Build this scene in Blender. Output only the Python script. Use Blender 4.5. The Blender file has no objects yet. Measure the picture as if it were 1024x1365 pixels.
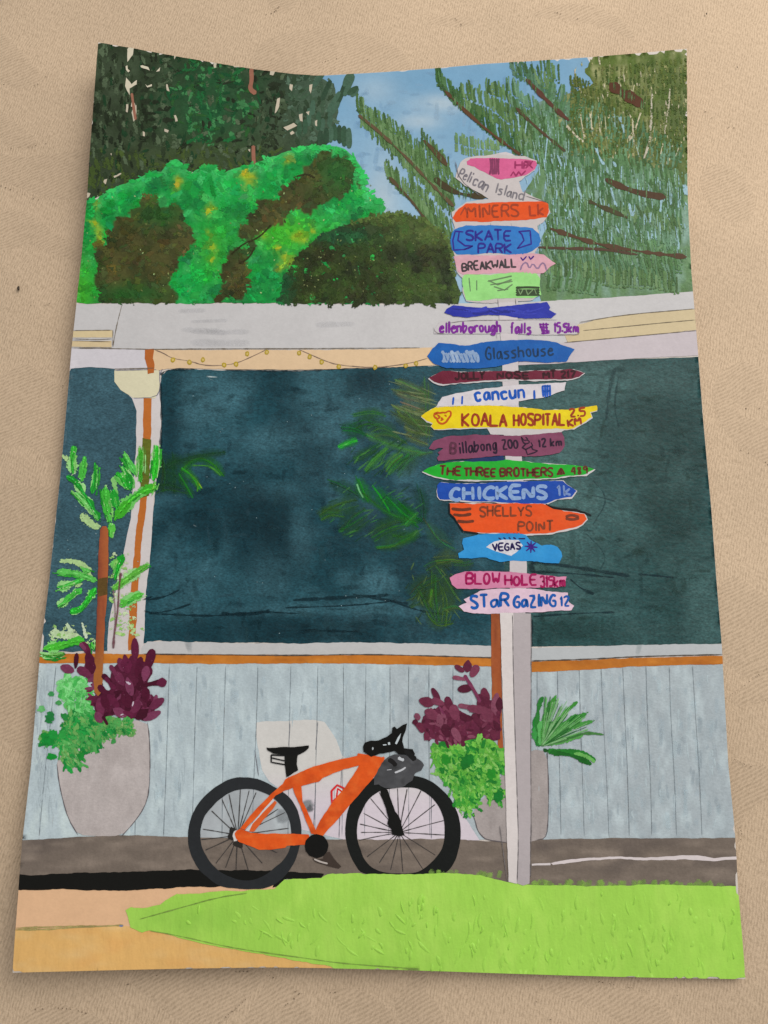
import bpy, math, random
import numpy as np
from mathutils import Matrix, Vector, Euler
from mathutils.geometry import delaunay_2d_cdt

random.seed(7)
S = bpy.context.scene
COL = S.collection

# ------------------------------------------------------------------ camera
CAM_LOC = (0.10535, 0.0884, 0.2350)
CAM_ROT = (0.1970, 0.0013, 0.0128)
cd = bpy.data.cameras.new('camera')
cd.sensor_fit = 'VERTICAL'; cd.sensor_height = 36.0; cd.lens = 26.0
cd.clip_start = 0.02; cd.clip_end = 20.0
cam = bpy.data.objects.new('camera', cd); COL.objects.link(cam)
cam.location = CAM_LOC; cam.rotation_euler = CAM_ROT
S.camera = cam

# ------------------------------------------------------------------ world and lamp (an indoor ceiling lamp up to the right)
w = bpy.data.worlds.new('World'); S.world = w; w.use_nodes = True
bg = w.node_tree.nodes['Background']
AMB = 0.40
bg.inputs[0].default_value = (1.0, 0.95, 0.89, 1); bg.inputs[1].default_value = AMB
LAMP = (0.50, 0.54, 0.62); WATT = 5.0
ld = bpy.data.lights.new('ceiling_lamp', 'AREA'); ld.shape = 'DISK'; ld.size = 0.60
ld.energy = WATT; ld.color = (1.0, 0.93, 0.84)
lo = bpy.data.objects.new('ceiling_lamp', ld); COL.objects.link(lo); lo.location = LAMP
lo.rotation_euler = (Vector((0.12, 0.16, 0)) - Vector(LAMP)).to_track_quat('-Z', 'Y').to_euler()
S.view_settings.view_transform = 'Standard'; S.view_settings.look = 'None'
S.view_settings.exposure = 0.0; S.view_settings.gamma = 1.0
S.cycles.transparent_max_bounces = 48

# ------------------------------------------------------------------ the bent sheet of paper and how points land on it
def sstep(a, b, x):
    t = np.clip((x - a) / (b - a), 0, 1); return t * t * (3 - 2 * t)
def H(x, y):
    u = x / 0.21; v = y / 0.297
    q = (2 * u - 1)
    top = sstep(0.30, 1.15, v) * 0.0105 * (q * q)
    left = 0.0030 * sstep(0.25, 0.0, u) * (0.35 + 0.85 * sstep(0.5, 0.0, v))
    bot = 0.0044 * sstep(0.24, 0.0, v) * sstep(1.08, 0.35, u)
    rip = 0.0004 * np.sin(7 * u + 3 * v) * np.sin(5.0 * v + 1)
    return 0.0016 + top + left + bot + rip
CM = np.array(Euler(CAM_ROT).to_matrix())
CL = np.array(CAM_LOC)
FPX = 26.0 / 36.0 * 1365
def rays(P):
    P = np.asarray(P, float)
    d = np.stack([(P[:, 0] - 512) / FPX, -(P[:, 1] - 682.5) / FPX, -np.ones(len(P))], 1)
    return d @ CM.T
def onto(P, lift=0.0):
    """points traced on the picture's grid -> points lying on the bent sheet"""
    d = rays(P); z = np.full(len(d), 0.003)
    for _ in range(14):
        t = (z - CL[2]) / d[:, 2]
        z = H(CL[0] + d[:, 0] * t, CL[1] + d[:, 1] * t)
    z = z + lift
    # step off along the sheet's normal
    t = (z - lift - CL[2]) / d[:, 2]
    X = CL + d * t[:, None]; X[:, 2] += lift
    return X
def on_table(P, z=0.0):
    d = rays(P); t = (z - CL[2]) / d[:, 2]
    return CL + d * t[:, None]

# ------------------------------------------------------------------ noise, colour
def _h(ix, iy, s):
    n = (ix.astype(np.int64) * 374761393 + iy.astype(np.int64) * 668265263 + s * 974711) & 0x7fffffff
    n = ((n ^ (n >> 13)) * 1274126177) & 0x7fffffff
    return ((n ^ (n >> 16)) & 0xffff) / 65535.0
def vn(x, y, sc, seed=0, sy=None):
    x = np.asarray(x, float) / sc; y = np.asarray(y, float) / (sy or sc)
    ix = np.floor(x); iy = np.floor(y); fx = x - ix; fy = y - iy
    fx = fx * fx * (3 - 2 * fx); fy = fy * fy * (3 - 2 * fy)
    a = _h(ix, iy, seed); b = _h(ix + 1, iy, seed); c = _h(ix, iy + 1, seed); d = _h(ix + 1, iy + 1, seed)
    return (a * (1 - fx) + b * fx) * (1 - fy) + (c * (1 - fx) + d * fx) * fy
def fbm(x, y, sc, seed=0, sy=None):
    sy = sy or sc
    return 0.55 * vn(x, y, sc, seed, sy) + 0.3 * vn(x, y, sc / 2.1, seed + 5, sy / 2.1) + 0.15 * vn(x, y, sc / 4.3, seed + 9, sy / 4.3)
def lin(c):
    c = np.asarray(c, float) / 255.0
    return np.where(c <= 0.04045, c / 12.92, ((c + 0.055) / 1.055) ** 2.4)
KG = 1.36
LC = np.array([1.0, 0.935, 0.86])
_ax = np.array(LAMP) - np.array([0.12, 0.16, 0]); _ax /= np.linalg.norm(_ax)
def lampf(p):
    v = np.array(LAMP) - p; r = np.linalg.norm(v); v = v / r
    return v[2] * max(v @ _ax, 0) / (r * r)
F0 = lampf(np.array([0.105, 0.15, 0]))
def pig(c, at):
    """pigment (linear) of a patch that shows as sRGB c at picture point at: the lamp's share taken out"""
    p = on_table([at])[0]
    ill = AMB * 0.95 * np.array([1.0, 0.95, 0.89]) + WATT / math.pi ** 2 * lampf(p) * np.array([1.0, 0.93, 0.84])
    return np.clip(lin(c) * 0.985 / ill - 0.003, 0.003, 0.86)

# ------------------------------------------------------------------ materials
def new_mat(name):
    m = bpy.data.materials.new(name); m.use_nodes = True
    return m, m.node_tree.nodes, m.node_tree.links, m.node_tree.nodes['Principled BSDF']
def N(nd, t, **k):
    n = nd.new(t)
    for a, b in k.items(): setattr(n, a, b)
    return n
def paint_mat(name, rough=0.5, spec=0.3, var=0.12, vscale=900, stretch=(1, 1, 1), bump=0.25, bscale=1100, bd=0.0002, alpha=False, tooth=0.3, cells=0.0, dry=False, cellcol=0.0):
    m, nd, lk, p = new_mat(name)
    at = N(nd, 'ShaderNodeAttribute', attribute_name='paint')
    tc = N(nd, 'ShaderNodeTexCoord'); mp = N(nd, 'ShaderNodeMapping'); mp.inputs['Scale'].default_value = stretch
    lk.new(tc.outputs['Object'], mp.inputs['Vector'])
    n1 = N(nd, 'ShaderNodeTexNoise'); n1.inputs['Scale'].default_value = vscale; n1.inputs['Detail'].default_value = 4; n1.inputs['Roughness'].default_value = 0.6
    lk.new(mp.outputs[0], n1.inputs['Vector'])
    n0 = N(nd, 'ShaderNodeTexNoise'); n0.inputs['Scale'].default_value = vscale / 6; n0.inputs['Detail'].default_value = 3
    lk.new(mp.outputs[0], n0.inputs['Vector'])
    ad = N(nd, 'ShaderNodeMath', operation='ADD'); lk.new(n1.outputs[0], ad.inputs[0]); lk.new(n0.outputs[0], ad.inputs[1])
    mr = N(nd, 'ShaderNodeMapRange'); mr.inputs['From Min'].default_value = 0.6; mr.inputs['From Max'].default_value = 1.4
    mr.inputs['To Min'].default_value = 1 - var; mr.inputs['To Max'].default_value = 1 + var
    lk.new(ad.outputs[0], mr.inputs[0])
    vm = N(nd, 'ShaderNodeVectorMath', operation='SCALE'); lk.new(at.outputs['Color'], vm.inputs[0]); lk.new(mr.outputs[0], vm.inputs['Scale'])
    if cellcol:
        mpc = N(nd, 'ShaderNodeMapping'); mpc.inputs['Scale'].default_value = (1, 1.7, 1); mpc.inputs['Rotation'].default_value = (0, 0, 0.5)
        lk.new(tc.outputs['Object'], mpc.inputs['Vector'])
        wv = N(nd, 'ShaderNodeTexNoise'); wv.inputs['Scale'].default_value = 1150; wv.inputs['Detail'].default_value = 4; wv.inputs['Roughness'].default_value = 0.75
        lk.new(mpc.outputs[0], wv.inputs['Vector'])
        rc = N(nd, 'ShaderNodeMapRange'); rc.inputs['From Min'].default_value = 0.33; rc.inputs['From Max'].default_value = 0.68; rc.inputs['To Min'].default_value = 1 - cellcol; rc.inputs['To Max'].default_value = 1 + cellcol
        lk.new(wv.outputs[0], rc.inputs[0])
        v2 = N(nd, 'ShaderNodeVectorMath', operation='SCALE'); lk.new(vm.outputs[0], v2.inputs[0]); lk.new(rc.outputs[0], v2.inputs['Scale']); vm = v2
    lk.new(vm.outputs[0], p.inputs['Base Color'])
    p.inputs['Roughness'].default_value = rough; p.inputs['Specular IOR Level'].default_value = spec * 0.6
    b1 = N(nd, 'ShaderNodeTexNoise'); b1.inputs['Scale'].default_value = bscale; b1.inputs['Detail'].default_value = 3
    lk.new(mp.outputs[0], b1.inputs['Vector'])
    b2 = N(nd, 'ShaderNodeTexNoise'); b2.inputs['Scale'].default_value = 1500; b2.inputs['Detail'].default_value = 2
    lk.new(tc.outputs['Object'], b2.inputs['Vector'])
    mu = N(nd, 'ShaderNodeMath', operation='MULTIPLY_ADD'); lk.new(b2.outputs[0], mu.inputs[0]); mu.inputs[1].default_value = tooth; lk.new(b1.outputs[0], mu.inputs[2])
    last = mu
    if cells:
        mp2 = N(nd, 'ShaderNodeMapping'); mp2.inputs['Scale'].default_value = (1, 1.5, 1); mp2.inputs['Rotation'].default_value = (0, 0, 0.5)
        lk.new(tc.outputs['Object'], mp2.inputs['Vector'])
        vo = N(nd, 'ShaderNodeTexVoronoi'); vo.inputs['Scale'].default_value = 620; vo.feature = 'SMOOTH_F1'
        lk.new(mp2.outputs[0], vo.inputs['Vector'])
        mc = N(nd, 'ShaderNodeMath', operation='MULTIPLY_ADD'); lk.new(vo.outputs['Distance'], mc.inputs[0]); mc.inputs[1].default_value = -cells; lk.new(mu.outputs[0], mc.inputs[2])
        last = mc
    bp = N(nd, 'ShaderNodeBump'); bp.inputs['Strength'].default_value = bump; bp.inputs['Distance'].default_value = bd
    lk.new(last.outputs[0], bp.inputs['Height']); lk.new(bp.outputs[0], p.inputs['Normal'])
    if alpha:
        n3 = N(nd, 'ShaderNodeTexNoise'); n3.inputs['Scale'].default_value = 900; n3.inputs['Detail'].default_value = 2
        lk.new(mp.outputs[0], n3.inputs['Vector'])
        r3 = N(nd, 'ShaderNodeMapRange'); r3.inputs['From Min'].default_value = 0.3; r3.inputs['From Max'].default_value = 0.62; r3.inputs['To Min'].default_value = 0.7; r3.inputs['To Max'].default_value = 1.25
        lk.new(n3.outputs[0], r3.inputs[0])
        ma = N(nd, 'ShaderNodeMath', operation='MULTIPLY', use_clamp=True); lk.new(at.outputs['Alpha'], ma.inputs[0]); lk.new(r3.outputs[0], ma.inputs[1])
        if dry:   # broken, dry-brush edge
            n3.inputs['Scale'].default_value = 1500; n3.inputs['Detail'].default_value = 3
            r3.inputs['To Min'].default_value = 0.04; r3.inputs['To Max'].default_value = 0.72; r3.clamp = False
            su = N(nd, 'ShaderNodeMath', operation='SUBTRACT'); lk.new(at.outputs['Alpha'], su.inputs[0]); lk.new(r3.outputs[0], su.inputs[1])
            mm = N(nd, 'ShaderNodeMath', operation='MULTIPLY_ADD', use_clamp=True); lk.new(su.outputs[0], mm.inputs[0]); mm.inputs[1].default_value = 7.0; mm.inputs[2].default_value = 0.3
            lk.new(mm.outputs[0], p.inputs['Alpha'])
        else:
            lk.new(ma.outputs[0], p.inputs['Alpha'])
    return m
M = {
 'flat': paint_mat('matte_acrylic', 0.55, 0.25, 0.06, 500, bump=0.3, bscale=500, cellcol=0.035),
 'grass': paint_mat('thick_lime_acrylic', 0.42, 0.35, 0.06, 350, (1, 0.35, 1), bump=1.0, bscale=380, bd=0.00045, tooth=0.12, cellcol=0.03),
 'glass': paint_mat('layered_teal_acrylic', 0.45, 0.3, 0.26, 900, (0.6, 1, 1), bump=0.6, bscale=700, bd=0.00016, cells=0.7, cellcol=0.42),
 'wall': paint_mat('brushed_grey_blue_acrylic', 0.5, 0.3, 0.10, 500, (1, 0.45, 1), bump=0.8, bscale=450, bd=0.0003, cellcol=0.09),
 'leaf': paint_mat('daubed_green_acrylic', 0.42, 0.35, 0.24, 700, bump=0.7, bscale=500, bd=0.00025, cellcol=0.16),
 'marker': paint_mat('marker_ink', 0.5, 0.3, 0.14, 1400, bump=0.15, cellcol=0.15),
 'board': paint_mat('sign_board_acrylic', 0.5, 0.3, 0.10, 700, bump=0.4, bscale=600, cellcol=0.05),
 'black': paint_mat('thick_black_acrylic', 0.4, 0.3, 0.15, 900, bump=0.4, bscale=600),
 'pencil': paint_mat('graphite', 0.5, 0.3, 0.3, 2500, bump=0.0, alpha=True),
 'glaze': paint_mat('thinned_acrylic_glaze', 0.45, 0.3, 0.12, 1000, bump=0.35, bscale=700, alpha=True),
 'dry': paint_mat('dry_brushed_acrylic', 0.45, 0.3, 0.26, 800, bump=0.6, bscale=600, bd=0.00022, alpha=True, dry=True, cellcol=0.12),
}

# ------------------------------------------------------------------ mesh collecting
def inside(P, poly):
    x = P[:, 0][:, None]; y = P[:, 1][:, None]
    a = np.asarray(poly, float); b = np.roll(a, -1, 0)
    ax, ay, bx, by = a[:, 0], a[:, 1], b[:, 0], b[:, 1]
    dy = np.where(by == ay, 1e-9, by - ay)
    c = ((ay > y) != (by > y)) & (x < (bx - ax) * (y - ay) / dy + ax)
    return (c.sum(1) % 2) == 1
def resample(P, step, closed):
    P = [np.array(p, float) for p in P]; out = []
    n = len(P)
    for i in range(n if closed else n - 1):
        a = P[i]; b = P[(i + 1) % n]; k = max(1, int(round(np.linalg.norm(b - a) / step)))
        for j in range(k): out.append(a + (b - a) * j / k)
    if not closed: out.append(P[-1])
    return np.array(out)
def chaikin(P, n=1, closed=True):
    P = np.array(P, float)
    for _ in range(n):
        if closed:
            Q = np.roll(P, -1, 0); a = P * .75 + Q * .25; b = P * .25 + Q * .75
            P = np.stack([a, b], 1).reshape(-1, 2)
        else:
            a = P[:-1] * .75 + P[1:] * .25; b = P[:-1] * .25 + P[1:] * .75
            P = np.concatenate([P[:1], np.stack([a, b], 1).reshape(-1, 2), P[-1:]])
    return P
_seed = [11]
def rough_outline(poly, amp=0.7, step=4.0, smooth=0):
    if smooth: poly = chaikin(poly, smooth)
    P = resample(poly, step, True)
    _seed[0] += 1; s = _seed[0]
    a = (fbm(P[:, 0], P[:, 1], 14, s) - .5) * 3 * amp + (vn(P[:, 0], P[:, 1], 4, s + 50) - .5) * amp
    b = (fbm(P[:, 0], P[:, 1], 14, s + 100) - .5) * 3 * amp + (vn(P[:, 0], P[:, 1], 4, s + 150) - .5) * amp
    return P + np.stack([a, b], 1)

def snap(V):
    """paint ends at the paper's edge: points past it, or a hair short of it, are brought onto it"""
    V = V.copy(); near = (V[:, 0] < 140) | (V[:, 0] > 905) | (V[:, 1] < 110) | (V[:, 1] > 1275)
    k = np.where(near)[0]
    if not len(k): return V
    P = V[k]; out = ~inside(P, OUT); best = np.full(len(k), 1e9); Q = P.copy()
    for i in range(len(OUT)):
        a = np.array(OUT[i], float); b = np.array(OUT[(i + 1) % len(OUT)], float); ab = b - a
        t = np.clip(((P - a) @ ab) / (ab @ ab), 0, 1); q = a + t[:, None] * ab; d = np.hypot(*(P - q).T)
        m = d < best; best[m] = d[m]; Q[m] = q[m]
    keep = vn(P[:, 0], P[:, 1], 9, 77) > 0.24
    m = out | ((best < 2.6) & keep)
    c = np.array([520., 680.]); dd = Q - c; Q = Q - dd / np.linalg.norm(dd, axis=1)[:, None] * 0.25
    V[k[m]] = Q[m]; return V
OUT = None
class Paint:
    def __init__(s): s.v = []; s.f = []; s.c = []; s.l = []; s.n = 0
    def add(s, P, F, C, lift, A=1.0):
        P = np.asarray(P, float); k = len(P)
        C = np.asarray(C, float)
        if C.ndim == 1: C = np.tile(C, (k, 1))
        A = np.full(k, A) if np.isscalar(A) else np.asarray(A, float)
        s.v.append(P); s.c.append(np.concatenate([C, A[:, None]], 1)); s.l.append(np.full(k, lift))
        s.f += [tuple(int(i) + s.n for i in t) for t in F]; s.n += k
    def poly(s, pts, col, layer, at=None, rough=0.7, step=4.0, grid=9.0, smooth=0, field=None):
        pts = np.array(pts, float)
        at = at or tuple(pts.mean(0))
        O = rough_outline(pts, rough, step, smooth) if rough > 0 else resample(pts, step, True)
        x0, y0 = O.min(0); x1, y1 = O.max(0)
        gx, gy = np.meshgrid(np.arange(x0 + grid * .5, x1, grid), np.arange(y0 + grid * .5, y1, grid))
        G = np.stack([gx.ravel(), gy.ravel()], 1)
        if len(G):
            G = G + (np.stack([_h(gx.ravel() * 7, gy.ravel() * 3, 1), _h(gx.ravel() * 5, gy.ravel() * 9, 2)], 1) - .5) * grid * .25
            G = G[inside(G, O)]
            if len(G) and len(O) < 900:
                # keep grid points a little off the outline
                d = np.full(len(G), 1e9)
                for i in range(0, len(O), 200):
                    d = np.minimum(d, ((G[:, None, :] - O[None, i:i + 200, :]) ** 2).sum(2).min(1))
                G = G[d > (grid * .3) ** 2]
        V = np.concatenate([O, G]) if len(G) else O
        n = len(O)
        r = delaunay_2d_cdt([Vector(p) for p in V], [], [list(range(n))], 1, 1e-5)
        VV = np.array([(p.x, p.y) for p in r[0]]); F = [t for t in r[2]]
        if field is not None:
            C = pig(col, at)[None, :] * 0 + field(VV[:, 0], VV[:, 1], at)
        else:
            C = pig(col, at)
        # orient up
        a = VV[F[0][0]]; b = VV[F[0][1]]; c = VV[F[0][2]]
        if (b[0] - a[0]) * (c[1] - a[1]) - (b[1] - a[1]) * (c[0] - a[0]) > 0: F = [tuple(reversed(t)) for t in F]
        s.add(VV, F, C, layer * 3e-5)
        return s
    def stroke(s, pts, w, col, layer, at=None, taper=0.6, jit=0.15, smooth=2, step=4.0, alpha=None, wfun=None, gcol=None):
        P = np.array(pts, float)
        if smooth and len(P) > 2: P = chaikin(P, smooth, False)
        P = resample(P, step, False)
        if len(P) < 2: return s
        d = np.gradient(P, axis=0); L = np.linalg.norm(d, axis=1) + 1e-9; nrm = np.stack([-d[:, 1], d[:, 0]], 1) / L[:, None]
        k = len(P); t = np.linspace(0, 1, k)
        arc = np.arange(k) * step
        W = np.full(k, w * .5) * (1 + jit * (vn(arc, arc * 0 + _seed[0] * 7.3, 5.5 + w * .6, _seed[0] & 1023) - .5) * 2)
        _seed[0] += 1
        e = np.minimum(t, 1 - t) * k * step
        W *= np.clip(taper + (1 - taper) * e / max(w * .8, 2), 0, 1) if wfun is None else wfun(t)
        C = pig(col, at or tuple(P.mean(0))) if gcol is None else gcol
        # round ends
        E0 = P[0] - d[0] / L[0] * w * .3 * taper; E1 = P[-1] + d[-1] / L[-1] * w * .3 * taper
        if alpha is None:
            V = np.concatenate([P + nrm * W[:, None], P - nrm * W[:, None], [E0], [E1]])
            F = [(i, i + 1, k + i + 1, k + i) for i in range(k - 1)] + [(2 * k, 0, k), (2 * k + 1, 2 * k - 1, k - 1)]
            s.add(V, F, C, layer * 3e-5)
        else:
            V = np.concatenate([P + nrm * W[:, None], P + nrm * W[:, None] * .5, P - nrm * W[:, None] * .5, P - nrm * W[:, None], [E0], [E1]])
            fade = np.clip(e / max(w, 3) + .25, 0, 1) * alpha
            A = np.concatenate([0 * fade, fade, fade, 0 * fade, [0], [0]])
            F = []
            for j in range(3): F += [(j * k + i, j * k + i + 1, (j + 1) * k + i + 1, (j + 1) * k + i) for i in range(k - 1)]
            s.add(V, F, C, layer * 3e-5, A)
        return s
    def ridge(s, pts, w, h, col, layer, at):
        """a raised bead of thick paint, h metres high"""
        P = resample(chaikin(pts, 1, False), 2.5, False); k = len(P)
        if k < 3: return s
        d = np.gradient(P, axis=0); L = np.linalg.norm(d, axis=1) + 1e-9; nr = np.stack([-d[:, 1], d[:, 0]], 1) / L[:, None]
        t = np.linspace(0, 1, k); e = np.sin(math.pi * t) ** .6 * (.75 + .5 * vn(np.arange(k) * 2.5, np.arange(k) * 0. + _seed[0], 6, 5)); _seed[0] += 1
        C = pig(col, at); k0 = len(s.v)
        V = np.concatenate([P + nr * (w / 2 * e)[:, None], P, P - nr * (w / 2 * e)[:, None]])
        s.add(V, [(j * k + i, j * k + i + 1, (j + 1) * k + i + 1, (j + 1) * k + i) for j in range(2) for i in range(k - 1)], C, 0)
        s.l[-1] = np.concatenate([np.full(k, layer * 3e-5 - 2e-5), layer * 3e-5 + h * e, np.full(k, layer * 3e-5 - 2e-5)])
        return s
    def blob(s, x, y, rx, ry, ang, C, layer, soft=None, rnd=0.25, n=8):
        th = np.arange(n) * 2 * math.pi / n
        rr = 1 + (np.array([random.random() for _ in range(n)]) - .5) * 2 * rnd
        px = np.cos(th) * rx * rr; py = np.sin(th) * ry * rr
        ca, sa = math.cos(ang), math.sin(ang)
        Q = np.stack([x + px * ca - py * sa, y + px * sa + py * ca], 1)
        c0 = np.array([[x, y]])
        if soft is None:
            s.add(np.concatenate([c0, Q]), [(0, 1 + (i + 1) % n, 1 + i) for i in range(n)], C, layer * 3e-5)
        else:
            R2 = c0 + (Q - c0) * .55
            s.add(np.concatenate([c0, R2, Q]), [(0, 1 + (i + 1) % n, 1 + i) for i in range(n)] + [(1 + i, 1 + (i + 1) % n, 1 + n + (i + 1) % n, 1 + n + i) for i in range(n)],
                  C, layer * 3e-5, np.array([soft] + [soft] * n + [0.0] * n))
        return s
    def build(s, name, parent, mat, kind=None, label=None):
        V = snap(np.concatenate(s.v)); L = np.concatenate(s.l); C = np.concatenate(s.c)
        X = onto(V, 0.0); X[:, 2] += L
        me = bpy.data.meshes.new(name); me.from_pydata(X.tolist(), [], s.f)
        a = me.color_attributes.new('paint', 'FLOAT_COLOR', 'POINT'); a.data.foreach_set('color', C.astype(np.float32).ravel())
        me.materials.append(M[mat]); me.polygons.foreach_set('use_smooth', [True] * len(me.polygons)); me.update()
        o = bpy.data.objects.new(name, me); COL.objects.link(o); o.parent = parent
        if kind: o['kind'] = kind
        if label: o['label'] = label
        return o
def empty(name, parent=None, **props):
    o = bpy.data.objects.new(name, None); COL.objects.link(o); o.parent = parent; o.empty_display_size = 0.01
    for k, v in props.items(): o[k] = v
    return o
def P_(name, parent, mat, fn, kind=None, label=None):
    p = Paint(); fn(p); return p.build(name, parent, mat, kind, label)
def zc(ox, oy, sc):
    return lambda *a: [(ox + a[i] / sc, oy + a[i + 1] / sc) for i in range(0, len(a), 2)]
def pts(*a): return [(a[i], a[i + 1]) for i in range(0, len(a), 2)]
def rnd(a, b): return a + (b - a) * random.random()

OUT = pts(131,56.5, 175,64, 240,76, 300,86, 340,92.5, 390,98.5, 425,101, 470,98.5, 512,96, 580,91, 647,85, 715,81, 782,76.5, 850,71, 915.5,65,
          916,125, 916.5,250, 918.5,300, 922,365, 931,475, 938,565, 948.5,680, 955,770, 962,855, 971,1020, 979.5,1105, 984.5,1195, 990,1260, 993.5,1305,
          900,1303.5, 812,1301.5, 740,1299.5, 662,1297, 590,1294.5, 512,1292, 440,1290.5, 360,1289.5, 250,1291, 160,1293, 100,1294.5, 17,1296.5,
          20,1250, 25,1185, 30,1120, 41.5,1020, 53.5,870, 65,780, 75.5,680, 80,640, 89,540, 95.5,465, 102,405, 109,340, 116,265, 120,200, 125,135, 129,80)

# ------------------------------------------------------------------ tablecloth
def polyline_dist(X, Y, line):
    d = np.full(X.shape, 1e9); L = np.array(line, float)
    for i in range(len(L) - 1):
        a = L[i]; b = L[i + 1]; ab = b - a; q = (ab ** 2).sum() + 1e-12
        t = np.clip(((X - a[0]) * ab[0] + (Y - a[1]) * ab[1]) / q, 0, 1)
        d = np.minimum(d, np.hypot(X - a[0] - t * ab[0], Y - a[1] - t * ab[1]))
    return d
# leaf and scroll shapes of the damask, traced where they show
MOTIFS = [
 pts(-120,60, -40,60, 0,112, 30,120, 60,108, 40,80, 0,40, -60,0, -140,-20),
 pts(-120,140, -20,140, 0,190, 25,200, 55,192, 30,170, 0,150, -30,120, -100,110),
 pts(-60,200, 0,205, 40,210, 110,200, 190,190, 200,262, 110,268, 60,265, 0,240, -60,230),
 pts(-60,268, 0,285, 24,275, 60,300, 100,330, 180,340, 170,360, 80,345, 40,320, 0,340, -60,330),
 pts(330,95, 345,60, 390,40, 450,38, 520,55, 560,90, 500,120, 430,110, 400,105),
 pts(-60,520, 0,505, 30,480, 60,500, 95,530, 150,540, 150,620, 75,625, 40,590, 0,600, -60,600),
 pts(-60,640, 0,645, 70,650, 150,640, 150,760, 60,765, 0,785, -60,790),
 pts(-60,860, 10,855, 30,890, 60,900, 120,920, 120,1020, 35,1010, 0,980, -60,960),
 pts(955,500, 985,480, 1015,490, 1020,520, 1000,545, 985,540, 975,530, 985,555, 1010,560, 1060,600, 1060,640, 990,600, 960,570, 948,530),
 pts(962,770, 985,765, 1010,790, 1060,810, 1100,900, 1030,900, 990,905, 970,880, 950,840),
 pts(975,930, 1005,905, 1060,880, 1060,935, 1010,935, 985,945),
 pts(970,1010, 1000,1020, 1060,1025, 1060,1060, 1000,1070, 985,1120, 965,1060),
 pts(40,1345, 80,1335, 120,1350, 170,1375, 220,1420, 20,1420, 10,1380),
 pts(170,1305, 200,1290, 330,1280, 360,1300, 330,1330, 290,1375, 250,1370, 190,1325),
 pts(360,1300, 400,1320, 420,1345, 400,1400, 440,1400, 460,1345, 430,1320, 470,1315, 520,1340, 540,1400, 350,1420, 300,1400, 335,1345),
 pts(565,1322, 590,1345, 600,1400, 560,1400, 520,1345, 540,1310, 570,1290),
 pts(720,1310, 760,1310, 830,1318, 880,1335, 900,1365, 930,1420, 860,1420, 850,1380, 800,1345, 740,1330),
 pts(560,30, 600,15, 640,28, 620,38, 590,34), pts(690,20, 760,0, 830,20, 850,60, 820,40, 770,28),
 pts(930,230, 960,215, 1000,240, 1010,290, 970,300, 940,270), pts(350,-20, 360,10, 375,22, 400,5, 400,-30, 360,-40),
]
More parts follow.
